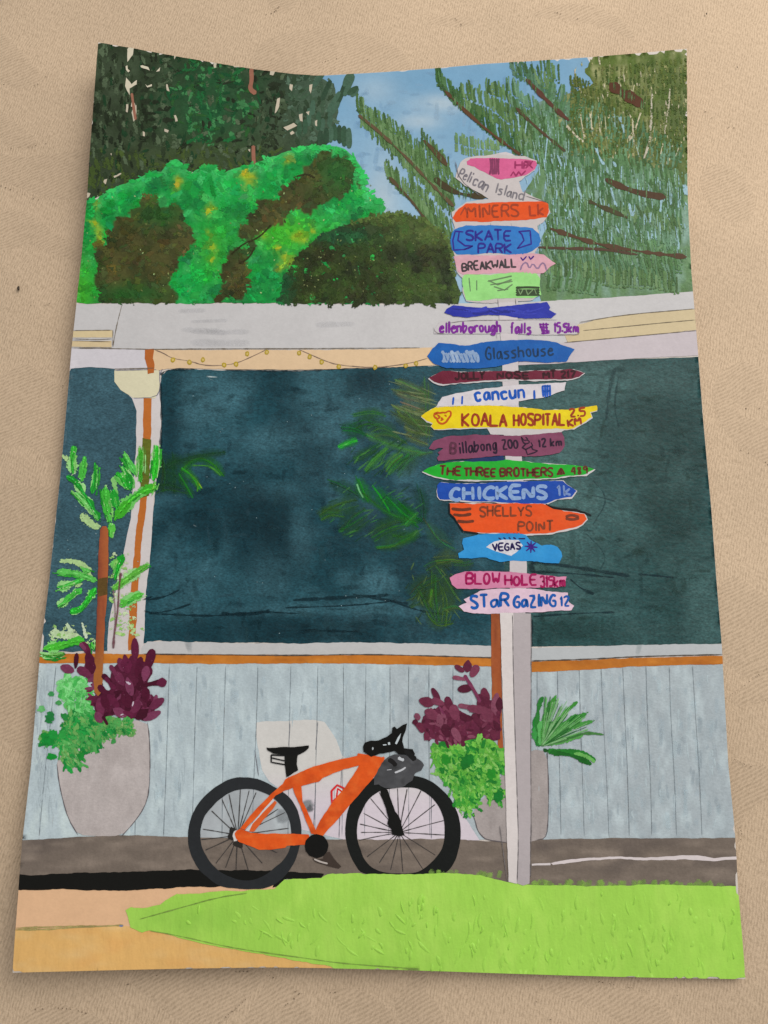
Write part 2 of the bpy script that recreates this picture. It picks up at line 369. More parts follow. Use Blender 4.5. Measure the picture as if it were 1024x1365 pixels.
def build_cloth():
    root = empty('tablecloth', label='beige damask tablecloth with a tone-on-tone leaf pattern, spread flat under the painting', category='tablecloth')
    # fine grid where the sheet lies, coarse outside
    xs = np.concatenate([np.linspace(-0.45, -0.06, 14)[:-1], np.arange(-0.06, 0.27, 0.0011), np.linspace(0.27, 0.66, 14)])
    ys = np.concatenate([np.linspace(-0.40, -0.07, 12)[:-1], np.arange(-0.07, 0.35, 0.0011), np.linspace(0.35, 0.75, 14)])
    nx, ny = len(xs), len(ys)
    X, Y = np.meshgrid(xs, ys); X = X.ravel(); Y = Y.ravel()
    Z = (fbm(X, Y, 0.05, 3) - .55) * 0.0016 + (vn(X, Y, 0.02, 8) - .5) * 0.0002
    sd = np.full(X.shape, -1e9)
    for m in MOTIFS:
        T = on_table(chaikin(m, 3))[:, :2]
        lo_, hi_ = T.min(0) - .01, T.max(0) + .01
        k = np.where((X > lo_[0]) & (X < hi_[0]) & (Y > lo_[1]) & (Y < hi_[1]))[0]
        if not len(k): continue
        P = np.stack([X[k], Y[k]], 1); ins = inside(P, T)
        dd = polyline_dist(X[k], Y[k], np.concatenate([T, T[:1]])) * np.where(ins, 1, -1)
        sd[k] = np.maximum(sd[k], dd)
    sd = np.clip(sd, -0.01, 0.01) * 1000
    Z += np.clip(sd, -.4, .4) * 0.00012
    me = bpy.data.meshes.new('woven_cloth')
    top = np.stack([X, Y, Z], 1)
    i = np.arange(nx * ny).reshape(ny, nx)
    q = np.stack([i[:-1, :-1], i[:-1, 1:], i[1:, 1:], i[1:, :-1]], -1).reshape(-1, 4)
    # hem: a thin underside all round
    ring = np.concatenate([i[0, :], i[1:, -1], i[-1, -2::-1], i[-2:0:-1, 0]])
    low = top[ring].copy(); low[:, 2] -= 0.0012
    n0 = len(top); k = len(ring)
    side = [(int(ring[j]), n0 + j, n0 + (j + 1) % k, int(ring[(j + 1) % k])) for j in range(k)]
    me.from_pydata(np.concatenate([top, low]).tolist(), [], q.tolist() + side)
    a = me.attributes.new('motif', 'FLOAT', 'POINT'); a.data.foreach_set('value', np.concatenate([sd, np.full(k, -10.)]).astype(np.float32))
    me.polygons.foreach_set('use_smooth', [True] * len(me.polygons))
    m, nd, lk, p = new_mat('damask_weave')
    tc = N(nd, 'ShaderNodeTexCoord')
    at = N(nd, 'ShaderNodeAttribute', attribute_name='motif')
    nz = N(nd, 'ShaderNodeTexNoise'); nz.inputs['Scale'].default_value = 260; nz.inputs['Detail'].default_value = 1
    lk.new(tc.outputs['Object'], nz.inputs['Vector'])
    def math_(op, a=None, b=None, c=None, clamp=False):
        n = N(nd, 'ShaderNodeMath', operation=op, use_clamp=clamp)
        for i_, v in enumerate((a, b, c)):
            if v is None: continue
            if isinstance(v, (int, float)): n.inputs[i_].default_value = v
            else: lk.new(v, n.inputs[i_])
        return n.outputs[0]
    jag = math_('MULTIPLY_ADD', nz.outputs[0], 0.9, -0.45)
    sdj = math_('ADD', at.outputs['Fac'], jag)
    mask = math_('MULTIPLY_ADD', sdj, 6.0, 0.5, True)
    # warped coordinate so that threads wander
    wn = N(nd, 'ShaderNodeTexNoise'); wn.inputs['Scale'].default_value = 90; wn.inputs['Detail'].default_value = 2
    lk.new(tc.outputs['Object'], wn.inputs['Vector'])
    sc = N(nd, 'ShaderNodeVectorMath', operation='SCALE'); lk.new(wn.outputs['Color'], sc.inputs[0]); sc.inputs['Scale'].default_value = 0.0026
    ad = N(nd, 'ShaderNodeVectorMath', operation='ADD'); lk.new(tc.outputs['Object'], ad.inputs[0]); lk.new(sc.outputs[0], ad.inputs[1])
    def wave(ang, per, dist=0.0):
        mp = N(nd, 'ShaderNodeMapping'); mp.inputs['Rotation'].default_value = (0, 0, math.radians(ang)); lk.new(ad.outputs[0], mp.inputs['Vector'])
        sx = N(nd, 'ShaderNodeSeparateXYZ'); lk.new(mp.outputs[0], sx.inputs[0])
        s_ = math_('SINE', math_('MULTIPLY', sx.outputs[0], 2 * math.pi / per))
        return math_('MULTIPLY_ADD', s_, 0.5, 0.5)
    # ground: steep fine twill with broken threads; motif: broad rib running down to the right
    def threads(ang, across, along):
        mp = N(nd, 'ShaderNodeMapping'); mp.vector_type = 'TEXTURE'; mp.inputs['Rotation'].default_value = (0, 0, math.radians(ang)); mp.inputs['Scale'].default_value = (across, along, 0.01)
        lk.new(ad.outputs[0], mp.inputs['Vector'])
        t_ = N(nd, 'ShaderNodeTexNoise'); t_.inputs['Scale'].default_value = 1.0; t_.inputs['Detail'].default_value = 1.5; lk.new(mp.outputs[0], t_.inputs['Vector'])
        return math_('MULTIPLY_ADD', t_.outputs[0], 2.6, -0.8)
    g = math_('MULTIPLY', wave(14, 0.00092), math_('MULTIPLY_ADD', wave(-58, 0.00150), 0.6, 0.4))
    g = math_('MULTIPLY_ADD', g, 0.45, math_('MULTIPLY', threads(-12, 0.00048, 0.0016), 0.62))
    r = math_('MULTIPLY_ADD', wave(62, 0.00112), 0.42, math_('MULTIPLY', threads(62, 0.0020, 0.00055), 0.5))
    mx = N(nd, 'ShaderNodeMix'); lk.new(mask, mx.inputs[0]); lk.new(g, mx.inputs[2]); lk.new(r, mx.inputs[3])
    fz = N(nd, 'ShaderNodeTexNoise'); fz.inputs['Scale'].default_value = 2600; fz.inputs['Detail'].default_value = 2
    lk.new(tc.outputs['Object'], fz.inputs['Vector'])
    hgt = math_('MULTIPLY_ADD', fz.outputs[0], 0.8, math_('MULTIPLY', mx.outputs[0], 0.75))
    # cloth colour by thread height: shade of the grooves painted in as browner
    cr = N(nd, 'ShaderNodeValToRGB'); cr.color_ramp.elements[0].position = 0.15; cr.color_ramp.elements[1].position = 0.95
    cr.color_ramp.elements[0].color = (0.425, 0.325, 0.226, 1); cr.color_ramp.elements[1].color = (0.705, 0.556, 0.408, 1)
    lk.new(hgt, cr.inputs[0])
    bn = N(nd, 'ShaderNodeTexNoise'); bn.inputs['Scale'].default_value = 22; bn.inputs['Detail'].default_value = 3
    lk.new(tc.outputs['Object'], bn.inputs['Vector'])
    br = N(nd, 'ShaderNodeMapRange'); br.inputs['From Min'].default_value = .3; br.inputs['From Max'].default_value = .7; br.inputs['To Min'].default_value = .94; br.inputs['To Max'].default_value = 1.05
    lk.new(bn.outputs[0], br.inputs[0])
    bm = math_('MULTIPLY', br.outputs[0], math_('MULTIPLY_ADD', mask, -0.05, 1.0))
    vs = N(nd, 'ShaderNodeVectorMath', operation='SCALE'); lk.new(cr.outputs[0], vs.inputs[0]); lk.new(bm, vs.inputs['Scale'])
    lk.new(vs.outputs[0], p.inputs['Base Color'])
    p.inputs['Roughness'].default_value = 0.75; p.inputs['Specular IOR Level'].default_value = 0.2
    bp = N(nd, 'ShaderNodeBump'); bp.inputs['Strength'].default_value = 0.7; bp.inputs['Distance'].default_value = 0.0002
    lk.new(hgt, bp.inputs['Height']); lk.new(bp.outputs[0], p.inputs['Normal'])
    me.materials.append(m)
    o = bpy.data.objects.new('woven_cloth', me); COL.objects.link(o); o.parent = root
    # small dark dabs: painted shade of weave holes where the direction changes
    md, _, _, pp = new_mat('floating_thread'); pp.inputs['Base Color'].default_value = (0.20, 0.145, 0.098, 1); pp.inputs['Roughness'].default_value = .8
    lines = [pts(0,112, 30,120, 50,115, 62,103), pts(0,196, 25,200, 62,192), pts(2,248, 35,262, 62,270, 88,273, 112,268), pts(430,84, 450,78, 490,80),
             pts(28,400, 50,412, 66,405), pts(735,15, 748,20, 770,26), pts(355,20, 366,18, 372,10), pts(605,24, 615,34), pts(990,170, 984,172, 968,170), pts(935,145, 948,158),
             pts(990,545, 1012,545), pts(985,600, 1018,612, 1040,640), pts(968,930, 990,915, 1024,890), pts(975,950, 1000,935, 1040,932), pts(978,1012, 1000,1022, 1010,1022),
             pts(170,1312, 200,1300, 260,1296, 340,1294), pts(45,1345, 90,1342, 130,1355), pts(360,1300, 384,1315, 400,1325), pts(380,1340, 400,1325, 450,1322),
             pts(745,1302, 800,1308, 860,1320, 905,1325, 930,1340), pts(715,1335, 735,1360), pts(290,1365, 330,1330, 350,1310), pts(60,490, 90,520), pts(940,1060, 990,1100, 985,1130)]
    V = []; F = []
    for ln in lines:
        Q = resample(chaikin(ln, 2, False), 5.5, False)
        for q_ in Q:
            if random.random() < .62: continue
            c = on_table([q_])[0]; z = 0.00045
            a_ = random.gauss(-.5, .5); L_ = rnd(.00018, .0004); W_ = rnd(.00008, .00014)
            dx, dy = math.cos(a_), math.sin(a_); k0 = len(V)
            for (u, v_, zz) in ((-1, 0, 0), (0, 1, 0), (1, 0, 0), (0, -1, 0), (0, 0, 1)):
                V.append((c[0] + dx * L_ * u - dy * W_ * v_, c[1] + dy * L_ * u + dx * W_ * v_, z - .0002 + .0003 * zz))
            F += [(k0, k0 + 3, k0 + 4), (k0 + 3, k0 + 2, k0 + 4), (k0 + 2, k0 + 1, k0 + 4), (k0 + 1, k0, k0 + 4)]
    m2 = bpy.data.meshes.new('weave_hole_shade_dabs'); m2.from_pydata(V, [], F); m2.materials.append(md)
    o2 = bpy.data.objects.new('weave_hole_shade_dabs', m2); COL.objects.link(o2); o2.parent = root; o2['kind'] = 'stuff'
build_cloth()

# crumb and specks lying on the cloth
def crumb(px, py, r, lab, grp=None, col=(0.02, 0.016, 0.012)):
    c = on_table([(px, py)])[0]
    V = []; F = []; n = 8; rings = 4
    for j in range(1, rings):
        ph = math.pi * j / rings
        for i_ in range(n):
            k = 1 + random.uniform(-.25, .25); th = 2 * math.pi * i_ / n
            V.append((r * .55 * k * math.sin(ph) * math.cos(th), r * k * math.sin(ph) * math.sin(th), r * .45 * math.cos(ph) + r * .45))
    t = len(V); V += [(0, 0, r * .9), (0, 0, 0)]
    for j in range(rings - 2):
        for i_ in range(n): F.append((j * n + i_, j * n + (i_ + 1) % n, (j + 1) * n + (i_ + 1) % n, (j + 1) * n + i_)[::-1])
    for i_ in range(n): F.append((t, i_, (i_ + 1) % n)); F.append((t + 1, (rings - 2) * n + (i_ + 1) % n, (rings - 2) * n + i_))
    me = bpy.data.meshes.new('crumb'); me.from_pydata(V, [], F)
    m = bpy.data.materials.get('dark_crumb')
    if not m:
        m, nd, lk, p = new_mat('dark_crumb'); nz = N(nd, 'ShaderNodeTexNoise'); nz.inputs['Scale'].default_value = 3000
        cr = N(nd, 'ShaderNodeValToRGB'); cr.color_ramp.elements[0].color = (*col, 1); cr.color_ramp.elements[1].color = (0.06, 0.04, 0.025, 1)
        lk.new(nz.outputs[0], cr.inputs[0]); lk.new(cr.outputs[0], p.inputs['Base Color']); p.inputs['Roughness'].default_value = .7
    me.materials.append(m); me.polygons.foreach_set('use_smooth', [True] * len(me.polygons))
    o = bpy.data.objects.new('crumb', me); COL.objects.link(o); o.location = (c[0], c[1], 0.0004); o.rotation_euler = (0, 0, .1)
    o['label'] = lab; o['category'] = 'crumb'
    if grp: o['group'] = grp
crumb(26, 386, 0.00085, 'small black crumb on the cloth left of the painting, the largest of the specks', 'dark specks on the tablecloth')
crumb(941, 20, 0.00040, 'tiny dark speck on the cloth above the top right corner of the painting', 'dark specks on the tablecloth')
crumb(982, 91, 0.00032, 'tiny dark speck on the cloth right of the top right corner of the painting', 'dark specks on the tablecloth')

# ------------------------------------------------------------------ the painting
PT = empty('painting', label='unframed curling watercolour-paper painting of an orange bicycle beside a tall signpost of colourful boards', category='painting')

def build_paper():
    O = resample(OUT, 5, True); n = len(O)
    x0, y0 = O.min(0); x1, y1 = O.max(0)
    gx, gy = np.meshgrid(np.arange(x0 + 5, x1, 10), np.arange(y0 + 5, y1, 10)); G = np.stack([gx.ravel(), gy.ravel()], 1); G = G[inside(G, O)]
    r = delaunay_2d_cdt([Vector(p) for p in np.concatenate([O, G])], [], [list(range(n))], 1, 1e-5)
    VV = np.array([(p.x, p.y) for p in r[0]]); F = [tuple(t) for t in r[2]]
    k = len(VV); top = onto(VV); bot = top.copy(); bot[:, 2] -= 0.00042
    a, b, c = top[F[0][0]], top[F[0][1]], top[F[0][2]]
    if np.cross(b - a, c - a)[2] < 0: F = [t[::-1] for t in F]
    FF = F + [tuple(i + k for i in t[::-1]) for t in F]
    FF += [(i, (i + 1) % n, k + (i + 1) % n, k + i) for i in range(n)]
    me = bpy.data.meshes.new('paper_sheet'); me.from_pydata(np.concatenate([top, bot]).tolist(), [], FF)
    m, nd, lk, p = new_mat('watercolour_paper')
    tc = N(nd, 'ShaderNodeTexCoord'); nz = N(nd, 'ShaderNodeTexNoise'); nz.inputs['Scale'].default_value = 1300; nz.inputs['Detail'].default_value = 3
    lk.new(tc.outputs['Object'], nz.inputs['Vector'])
    cr = N(nd, 'ShaderNodeValToRGB'); cr.color_ramp.elements[0].color = (0.66, 0.62, 0.60, 1); cr.color_ramp.elements[1].color = (0.76, 0.73, 0.71, 1)
    lk.new(nz.outputs[0], cr.inputs[0]); lk.new(cr.outputs[0], p.inputs['Base Color']); p.inputs['Roughness'].default_value = .8
    bp = N(nd, 'ShaderNodeBump'); bp.inputs['Strength'].default_value = .4; bp.inputs['Distance'].default_value = .0002
    lk.new(nz.outputs[0], bp.inputs['Height']); lk.new(bp.outputs[0], p.inputs['Normal'])
    me.materials.append(m)
    o = bpy.data.objects.new('paper_sheet', me); COL.objects.link(o); o.parent = PT
build_paper()

def mixf(a, b, t): t = np.asarray(t)[:, None]; return a[None, :] * (1 - t) + b[None, :] * t if a.ndim == 1 else a * (1 - t) + b[None, :] * t
def softblob(x, y, cx, cy, rx, ry, p=2.0): return np.exp(-(((x - cx) / rx) ** 2 + ((y - cy) / ry) ** 2) ** (p / 2))

# --- sky
def sky_field(x, y, at):
    a = pig((124,168,198), at); b = pig((166,198,218), at); c = pig((186,203,212), at)
    t = np.clip(sstep(110, 330, y) * .8 + fbm(x, y, 60, 3) * .5 - .2, 0, 1)
    C = mixf(a, b, t)
    k = np.clip(softblob(x, y, 590, 138, 42, 12) + softblob(x, y, 560, 162, 30, 10) + .9 * softblob(x, y, 510, 270, 22, 60) + .5 * softblob(x, y, 500, 120, 30, 20), 0, 1) * (.6 + .4 * fbm(x, y, 16, 8))
    return mixf(C, c, k)
sky = P_('painted_sky', PT, 'flat', lambda p: p.poly(pts(392,100, 425,102.5, 470,100, 512,97.5, 647,86.5, 715,82.5, 783,78.5, 796,96, 790,120, 830,200, 912,215, 916,300, 921,392, 820,401, 700,406, 560,405, 470,330, 440,250, 430,190, 400,130),
      (130,172,200), 1, at=(560,160), grid=6, field=sky_field))

P_('sky_streaks', PT, 'glaze', lambda p: [p.stroke([(x, y), (x + rnd(-4, 4) + (12 if i % 3 else 0), y + rnd(8, 30) if i % 3 == 0 else y + rnd(-4, 4))], rnd(4, 9), random.choice([(150,186,208), (140,180,206), (176,202,216)]), 1.6 + i * .005, at=(560,160), alpha=rnd(.12, .3), jit=.5) for i, (x, y) in enumerate([(rnd(470, 780), rnd(96, 300)) for _ in range(150)])], 'stuff')
# --- dark conifer, upper left
def conifer():
    root = empty('painted_conifer', PT)
    reg = pts(131.5,58, 175,65.5, 240,77.5, 300,87.5, 340,94, 390,100, 425,103, 445,112, 452,150, 440,190, 420,203, 380,213, 345,226, 290,238, 240,225, 200,242, 160,252, 117,268, 120.5,200, 125.5,135)
    dk = [(42,54,34), (50,62,40), (36,50,32), (46,52,34)]
    def fld(x, y, at):
        a = pig((40,52,32), at); b = pig((60,74,52), at); g = pig((24,82,44), at); c = pig((62,78,40), at)
        C = mixf(a, b, np.clip(fbm(x, y, 22, 12, 30) * 2.2 - .7, 0, 1))
        C = mixf(C, g, np.clip(softblob(x, y, 285, 135, 60, 62) * 1.0 * (.3 + 1.1 * fbm(x, y, 22, 4)), 0, 1))
        C = mixf(C, c, np.clip(softblob(x, y, 270, 215, 90, 25) * .8 * (.4 + fbm(x, y, 14, 6)), 0, 1))
        C = mixf(C, pig((78,104,84), at), np.clip(softblob(x, y, 440, 135, 60, 60) * .8 * (.3 + fbm(x, y, 14, 26)), 0, 1))
        return C
    P_('foliage_wash', root, 'leaf', lambda p: p.poly(reg, (40,55,38), 3, at=(280,160), grid=4, rough=1.0, field=fld))
    p = Paint()
    at = (280, 160)
    n = 0
    while n < 900:
        x, y = rnd(118, 450), rnd(58, 262)
        if not inside(np.array([[x, y]]), reg)[0]: continue
        n += 1
        col = random.choice([(28,38,22), (34,44,28), (62,78,54), (44,58,36), (80,96,70), (26,60,34)])
        if math.hypot(x - 285, (y - 135)) < 62 and random.random() < .7: col = random.choice([(26,96,48), (20,74,40), (60,120,70), (40,86,40)])
        if y > 200 and random.random() < .5: col = (66,84,38)
        if x > 380: col = random.choice([(80,104,84), (60,84,62), (46,66,44)])
        a = random.choice([rnd(-.6, .6), rnd(1.1, 2.0)]) if x > 190 else rnd(1.2, 1.9)
        p.blob(x, y, rnd(4, 12), rnd(2, 4.6), a, pig(col, at), 4 + n * .001, soft=rnd(.5, 1.0))
    p.build('leaf_dabs', root, 'dry', 'stuff')
    # clusters of separate dabs on the right edge of the crown
    p = Paint(); z = zc(440, 60, 3.938)
    for i, (x, y, a, L) in enumerate([(25,50,2.2,90), (60,70,2.1,70), (85,200,2.0,120), (130,250,2.3,50), (60,260,2.0,130), (20,300,2.1,120), (-20,240,2.0,110), (-60,180,2.2,100), (20,340,2.2,90),
            (100,215,2.0,110), (0,400,1.7,60), (-40,420,1.7,60), (50,470,1.55,90), (75,480,1.55,100), (100,490,1.55,100), (25,460,1.55,80), (5,470,1.6,80), (-20,480,1.6,80), (-50,490,1.6,70),
            (-60,120,2.2,80), (-110,150,2.2,80), (-20,110,2.3,60), (-90,330,1.6,70), (-110,380,1.6,90), (120,240,2.5,60), (-60,400,1.6,90), (-130,430,1.6,70), (-160,440,1.6,60), (90,180,2.0,80)]):
        c = z(x, y)[0]; r = L / 3.938 / 2; d = (math.cos(a) * r, math.sin(a) * r)
        p.stroke([(c[0] - d[0], c[1] - d[1]), (c[0] + d[0], c[1] + d[1])], rnd(6, 8.5), random.choice([(52,82,60), (66,96,76), (44,70,50)]), 5 + i * .02, at=at)
    p.build('needle_cluster', root, 'leaf', 'stuff')
    # bare paper that shows between the daubs
    p = Paint(); z = zc(120, 50, 10.24)
    for q in [(510,160, 540,150, 600,165, 590,240, 540,310, 520,340, 515,260), (490,390, 515,380, 520,430, 550,460, 525,480, 495,440), (690,395, 720,385, 800,410, 820,455, 760,435, 700,415),
              (905,475, 940,440, 960,415, 955,470), (500,550, 545,600, 570,640, 640,580, 640,640, 580,680, 545,700, 545,795, 515,740, 485,660), (755,640, 785,670, 850,640, 850,665, 785,690), (560,950, 575,860, 615,910, 625,955)]:
        p.poly(z(*q), (206,196,172), 6, at=(170,100), rough=.55, step=1.6, grid=5)
    for q in [(168,138, 172,138, 171,152, 168,150), (178,140, 184,138, 182,158, 178,166, 174,150), (221,111, 224,111, 227,124, 222,122), (232,153, 235,152, 238,163, 234,164), (190,174, 193,176, 193,183, 190,182),
              (219,171, 226,174, 225,178, 219,175), (284,84, 289,85, 289,91, 285,92), (232,76, 235,77, 233,81), (360,95, 368,97, 365,101, 359,100), (369,130, 374,128, 373,142, 368,152, 365,155, 367,143), (386,110, 391,112, 389,124, 385,120),
              (398,152, 404,150, 405,165, 400,163), (375,170, 392,163, 398,168, 382,176), (385,178, 390,174, 394,178, 388,182), (412,112, 417,110, 415,128, 412,122), (138,240, 144,238, 141,247, 137,243), (150,236, 163,230, 164,232, 151,239),
              (117,255, 121,258, 119,266, 116,264), (306,86, 318,88, 317,91, 307,89), (330,200, 334,199, 333,204), (147,205, 150,205, 149,209), (245,76, 249,77, 248,80), (407,150, 413,148, 412,155), (420,160, 424,158, 423,170, 420,168)]:
        q2 = np.array(pts(*q)); q2 = (q2 - q2.mean(0)) * .78 + q2.mean(0)
        p.poly(q2, (192,180,158), 6, at=(170,100), rough=.7, step=1.5, grid=5)
    p.build('bare_paper_gaps', root, 'flat', 'stuff')
    for q, w_ in ((pts(335,93, 336,108, 333,119, 341,125), 6), (pts(338,195, 338,208, 339,221), 5.5), (pts(176,125, 178,140, 181,160), 3.4)):
        P_('trunk', root, 'board', lambda p: p.stroke(q, w_, (150,100,80), 6.3, at=at))
conifer()

# --- pine, upper right
def pine():
    root = empty('painted_pine', PT)
    at = (760, 230)
    z5 = zc(440, 60, 3.938); z6 = zc(680, 50, 3.938)
    BR = [(z5(150,370, 250,450, 400,590, 520,720, 650,850), 3.4, (104,84,60)), (z5(600,240, 720,360, 850,470, 1000,580), 3.6, (98,66,44)), (z5(310,695, 430,820, 500,920, 590,1000), 3.4, (92,76,52)),
          (z5(490,500, 560,570, 620,640), 5.5, (92,72,48)), (z5(550,700, 600,745, 680,785, 820,800), 6.0, (74,64,40)),
          (z6(85,220, 160,300, 240,380, 310,440), 6.4, (98,62,48)), (z6(30,370, 100,440, 190,520, 290,600), 4.0, (88,68,48)), (z6(515,240, 580,290, 640,320, 700,360), 11, (92,54,34)),
          (z6(500,745, 580,785, 680,820, 820,842), 7.0, (86,62,42)), (z6(410,860, 480,890, 620,950), 5.0, (78,72,46)), (pts(733,305, 765,316, 800,327, 860,337, 915,343), 5.0, (92,66,46)), (pts(717,330, 760,332, 800,332, 850,340), 3.6, (88,66,50))]
    regG = pts(700,150, 740,120, 752,190, 790,200, 917,215, 922,392, 800,399, 720,404, 716,370, 722,320, 735,285, 700,258, 720,225, 718,205, 690,205)
    # wash behind the dense right side
    def fw(x, y, at):
        a = pig((108,146,100), at); b = pig((158,190,184), at); c = pig((86,122,66), at)
        C = mixf(a, b, np.clip(fbm(x, y, 8, 31, 26) * 2.2 - .95, 0, 1))
        return mixf(C, c, np.clip(fbm(x, y, 40, 33) * 1.6 - .4 + sstep(330, 400, y) * .2, 0, .7))
    P_('needle_wash', root, 'leaf', lambda p: p.poly(regG, (100,140,100), 2, at=at, grid=4, rough=1.5, field=fw), label='blue-green wash behind the lower needles')
    regO = pts(785,78, 850,72.5, 914.5,67, 915,125, 915.5,250, 905,228, 850,222, 790,205, 752,190, 738,160, 752,130, 790,112, 783,95)
    def fo(x, y, at):
        a = pig((92,112,44), at); b = pig((172,172,118), at); c = pig((72,96,34), at)
        C = mixf(a, b, np.clip(fbm(x, y, 7, 41, 16) * 2.4 - 1.05, 0, 1))
        return mixf(C, c, np.clip(fbm(x, y, 30, 43) * 2 - .8 + .8 * softblob(x, y, 900, 130, 20, 60), 0, .8))
    P_('olive_wash', root, 'leaf', lambda p: p.poly(regO, (100,120,60), 2.6, at=at, grid=4, rough=3.5, step=3, field=fo), label='olive wash in the top right corner')
    # needles: strokes that stand on and hang from each branch
    p = Paint(); k = 0
    def needles(line, up, dn, cols, n0=1.0, lean=0.12, wid=3.6, a0=.85):
        nonlocal k
        L = resample(line, 4.0 / n0, False)
        for q in L:
            for sgn, ln in ((-1, up), (1, dn)):
                if ln <= 0 or random.random() < .06: continue
                l = ln * rnd(.65, 1.15); k += 1
                x, y = q[0] + rnd(-1.5, 1.5), q[1] + rnd(-1, 1)
                mx_ = x + sgn * l * lean * rnd(.2, 1.4); my = y + sgn * l * .5
                ex = x + sgn * l * lean * rnd(.6, 2.2) * .8; ey = y + sgn * l
                p.stroke([(x, y), (mx_, my), (ex, ey)], wid * rnd(.75, 1.25), random.choice(cols), 4 + k * .0012, at=at, smooth=1, step=5, alpha=min(1.0, a0 * rnd(.95, 1.25)))
    G1 = [(92,128,74), (104,140,88), (82,116,64), (116,148,98), (74,106,60)]
    G2 = [(88,130,90), (78,120,76), (102,142,108), (72,110,62), (116,154,124)]
    G3 = [(96,138,88), (82,124,72), (108,150,106), (70,106,58)]
    OL = [(98,112,48), (82,102,40), (118,126,66), (70,92,36)]
    needles(z5(150,360, 250,450, 400,590, 520,720, 650,850), 30, 20, G1, 1.7)
    needles(z5(230,400, 400,560, 640,800), 16, 24, G1, 1.3)
    needles(z5(270,420, 420,520, 560,700), 22, 18, G1, 1.2)
    needles(z5(560,200, 720,360, 850,470, 1000,580), 28, 5, [(52,92,44), (66,106,56), (84,124,76)], 1.5)
    needles(z5(700,280, 830,330, 960,430, 1020,520), 26, 18, G1, 1.3)
    needles(z5(830,260, 930,300, 1020,420), 22, 20, G1, 1.2)
    needles(z5(300,690, 430,820, 500,920, 590,1000), 26, 4, G1, 1.8)
    needles(z5(420,730, 560,900, 640,990), 20, 20, G1, 1.2)
    needles(z5(490,500, 620,640), 16, 14, G1, 1.3)
    needles(z5(560,660, 680,760), 20, 12, G1, 1.3)
    needles(z5(660,520, 760,545, 880,560), 16, 12, [(106,142,92), (122,156,106)], 1.3, lean=.05)
    needles(z5(660,740, 820,800), 14, 3, [(70,104,54), (90,122,70)], 1.2)
    needles(z6(10,170, 85,215, 160,290, 240,370, 310,430), 22, 8, [(76,116,84), (98,134,104)], 1.6)
    needles(z6(0,290, 100,380, 220,470, 330,560), 26, 22, G2, 1.3)
    needles(z6(30,440, 160,560, 290,640), 24, 22, G1, 1.2)
    needles(z6(330,260, 450,330, 560,430), 20, 14, OL + [(110,130,80)], 1.2)
    for k0 in range(19):   # combs of needles that hang and stand along slanting sprays
        y0 = 96 + k0 * 17; sl = max(.12, .52 - k0 * .025)
        xa = 704 + rnd(-6, 10) if y0 > 150 else 712 + rnd(0, 20)
        if y0 > 215: xa = 728 + rnd(-4, 6)
        Q = [(x, y0 + (x - xa) * sl + rnd(-3, 3)) for x in np.arange(xa, 917, 22)]
        Q = [q for q in Q if q[1] < 396 and not (q[0] > 762 and q[1] < 205)]
        if len(Q) > 1: needles(Q, 25, 3, random.choice([G2, G1, G3]), 1.0, lean=rnd(-.15, .35), wid=4.0, a0=.8)
    for yy in range(86, 212, 14):
        xa = 760 + abs(yy - 160) * .1 + (30 if yy < 112 else 0)
        needles(pts(xa, yy + 2, 835, yy, 913, yy - 2 if yy > 95 else yy - 8), 0 if yy < 96 else 11, 10, OL, .65, lean=.05, wid=4.2, a0=.55)
    # tips
    for (x, y, dx, dy) in [(583,110,8,10), (590,112,4,14), (652,104,-2,22), (660,106,2,24), (676,110,-1,20), (690,88,4,14), (482,150,-8,-4), (500,142,2,16), (512,150,2,16), (562,182,2,16), (700,84,3,16), (708,84,3,16), (716,86,3,16)]:
        k += 1; p.stroke([(x, y), (x + dx, y + dy)], 4, (64,98,54), 4 + k * .0012, at=at, alpha=.95)
    p.build('needles', root, 'dry', 'stuff')
    # pale slits between the needles
    p = Paint()
    cream = (206,196,164); blue = (160,196,206)
    for q, w_, c in [((797,70,800,88), 5, cream), ((838,150,846,170,838,186), 4, cream), ((870,118,868,150,866,190,858,212), 4.5, (200,192,170)), ((893,118,890,150,886,180), 4, (196,188,160)), ((854,150,848,170,838,190), 4, cream),
                     ((773,145,775,165,780,186), 4, cream), ((786,148,790,176), 3, cream), ((797,150,800,178), 2.6, cream), ((806,152,808,176), 2.4, (190,188,150)), ((826,156,830,168,832,178), 6, (150,184,190)), ((818,150,820,172), 2.6, (158,186,186)),
                     ((755,168,766,180,778,190), 5, (205,196,168)), ((868,180,862,200), 4, cream), ((884,190,880,208), 2.6, cream), ((760,120,762,128), 2.4, cream), ((802,125,806,135), 4, cream), ((812,112,810,120), 2.6, cream), ((831,98,833,112), 2.2, cream),
                     ((846,188,852,210), 3, (178,196,176)), ((874,160,868,186), 2.6, (182,176,130)), ((905,196,900,210), 3, cream), ((912,245,914,262), 7, blue), ((912,268,916,276), 4, blue), ((766,222,770,250,774,262), 4, blue), ((794,196,800,214,806,220), 5, blue),
                     ((816,214,822,224), 5, blue), ((742,205,750,224), 3, blue), ((814,250,818,266,822,276), 4.5, blue), ((838,270,843,290), 5, blue), ((882,262,880,284), 5, blue), ((896,268,892,276), 4, blue), ((752,278,756,284), 4, blue), ((868,282,866,300), 3, blue),
                     ((730,180,728,200,726,220), 3, blue), ((690,150,692,176), 3, blue), ((702,160,700,180), 3, blue), ((774,290,778,300), 3, blue), ((846,110,842,130), 2.4, (190,186,140)), ((796,290,800,300), 3, blue), ((900,300,903,320), 3, blue), ((820,300,826,312), 3, blue)]:
        p.stroke(pts(*q), w_ * .8, c, 7, at=at, alpha=.85, jit=.7)
    n = 0
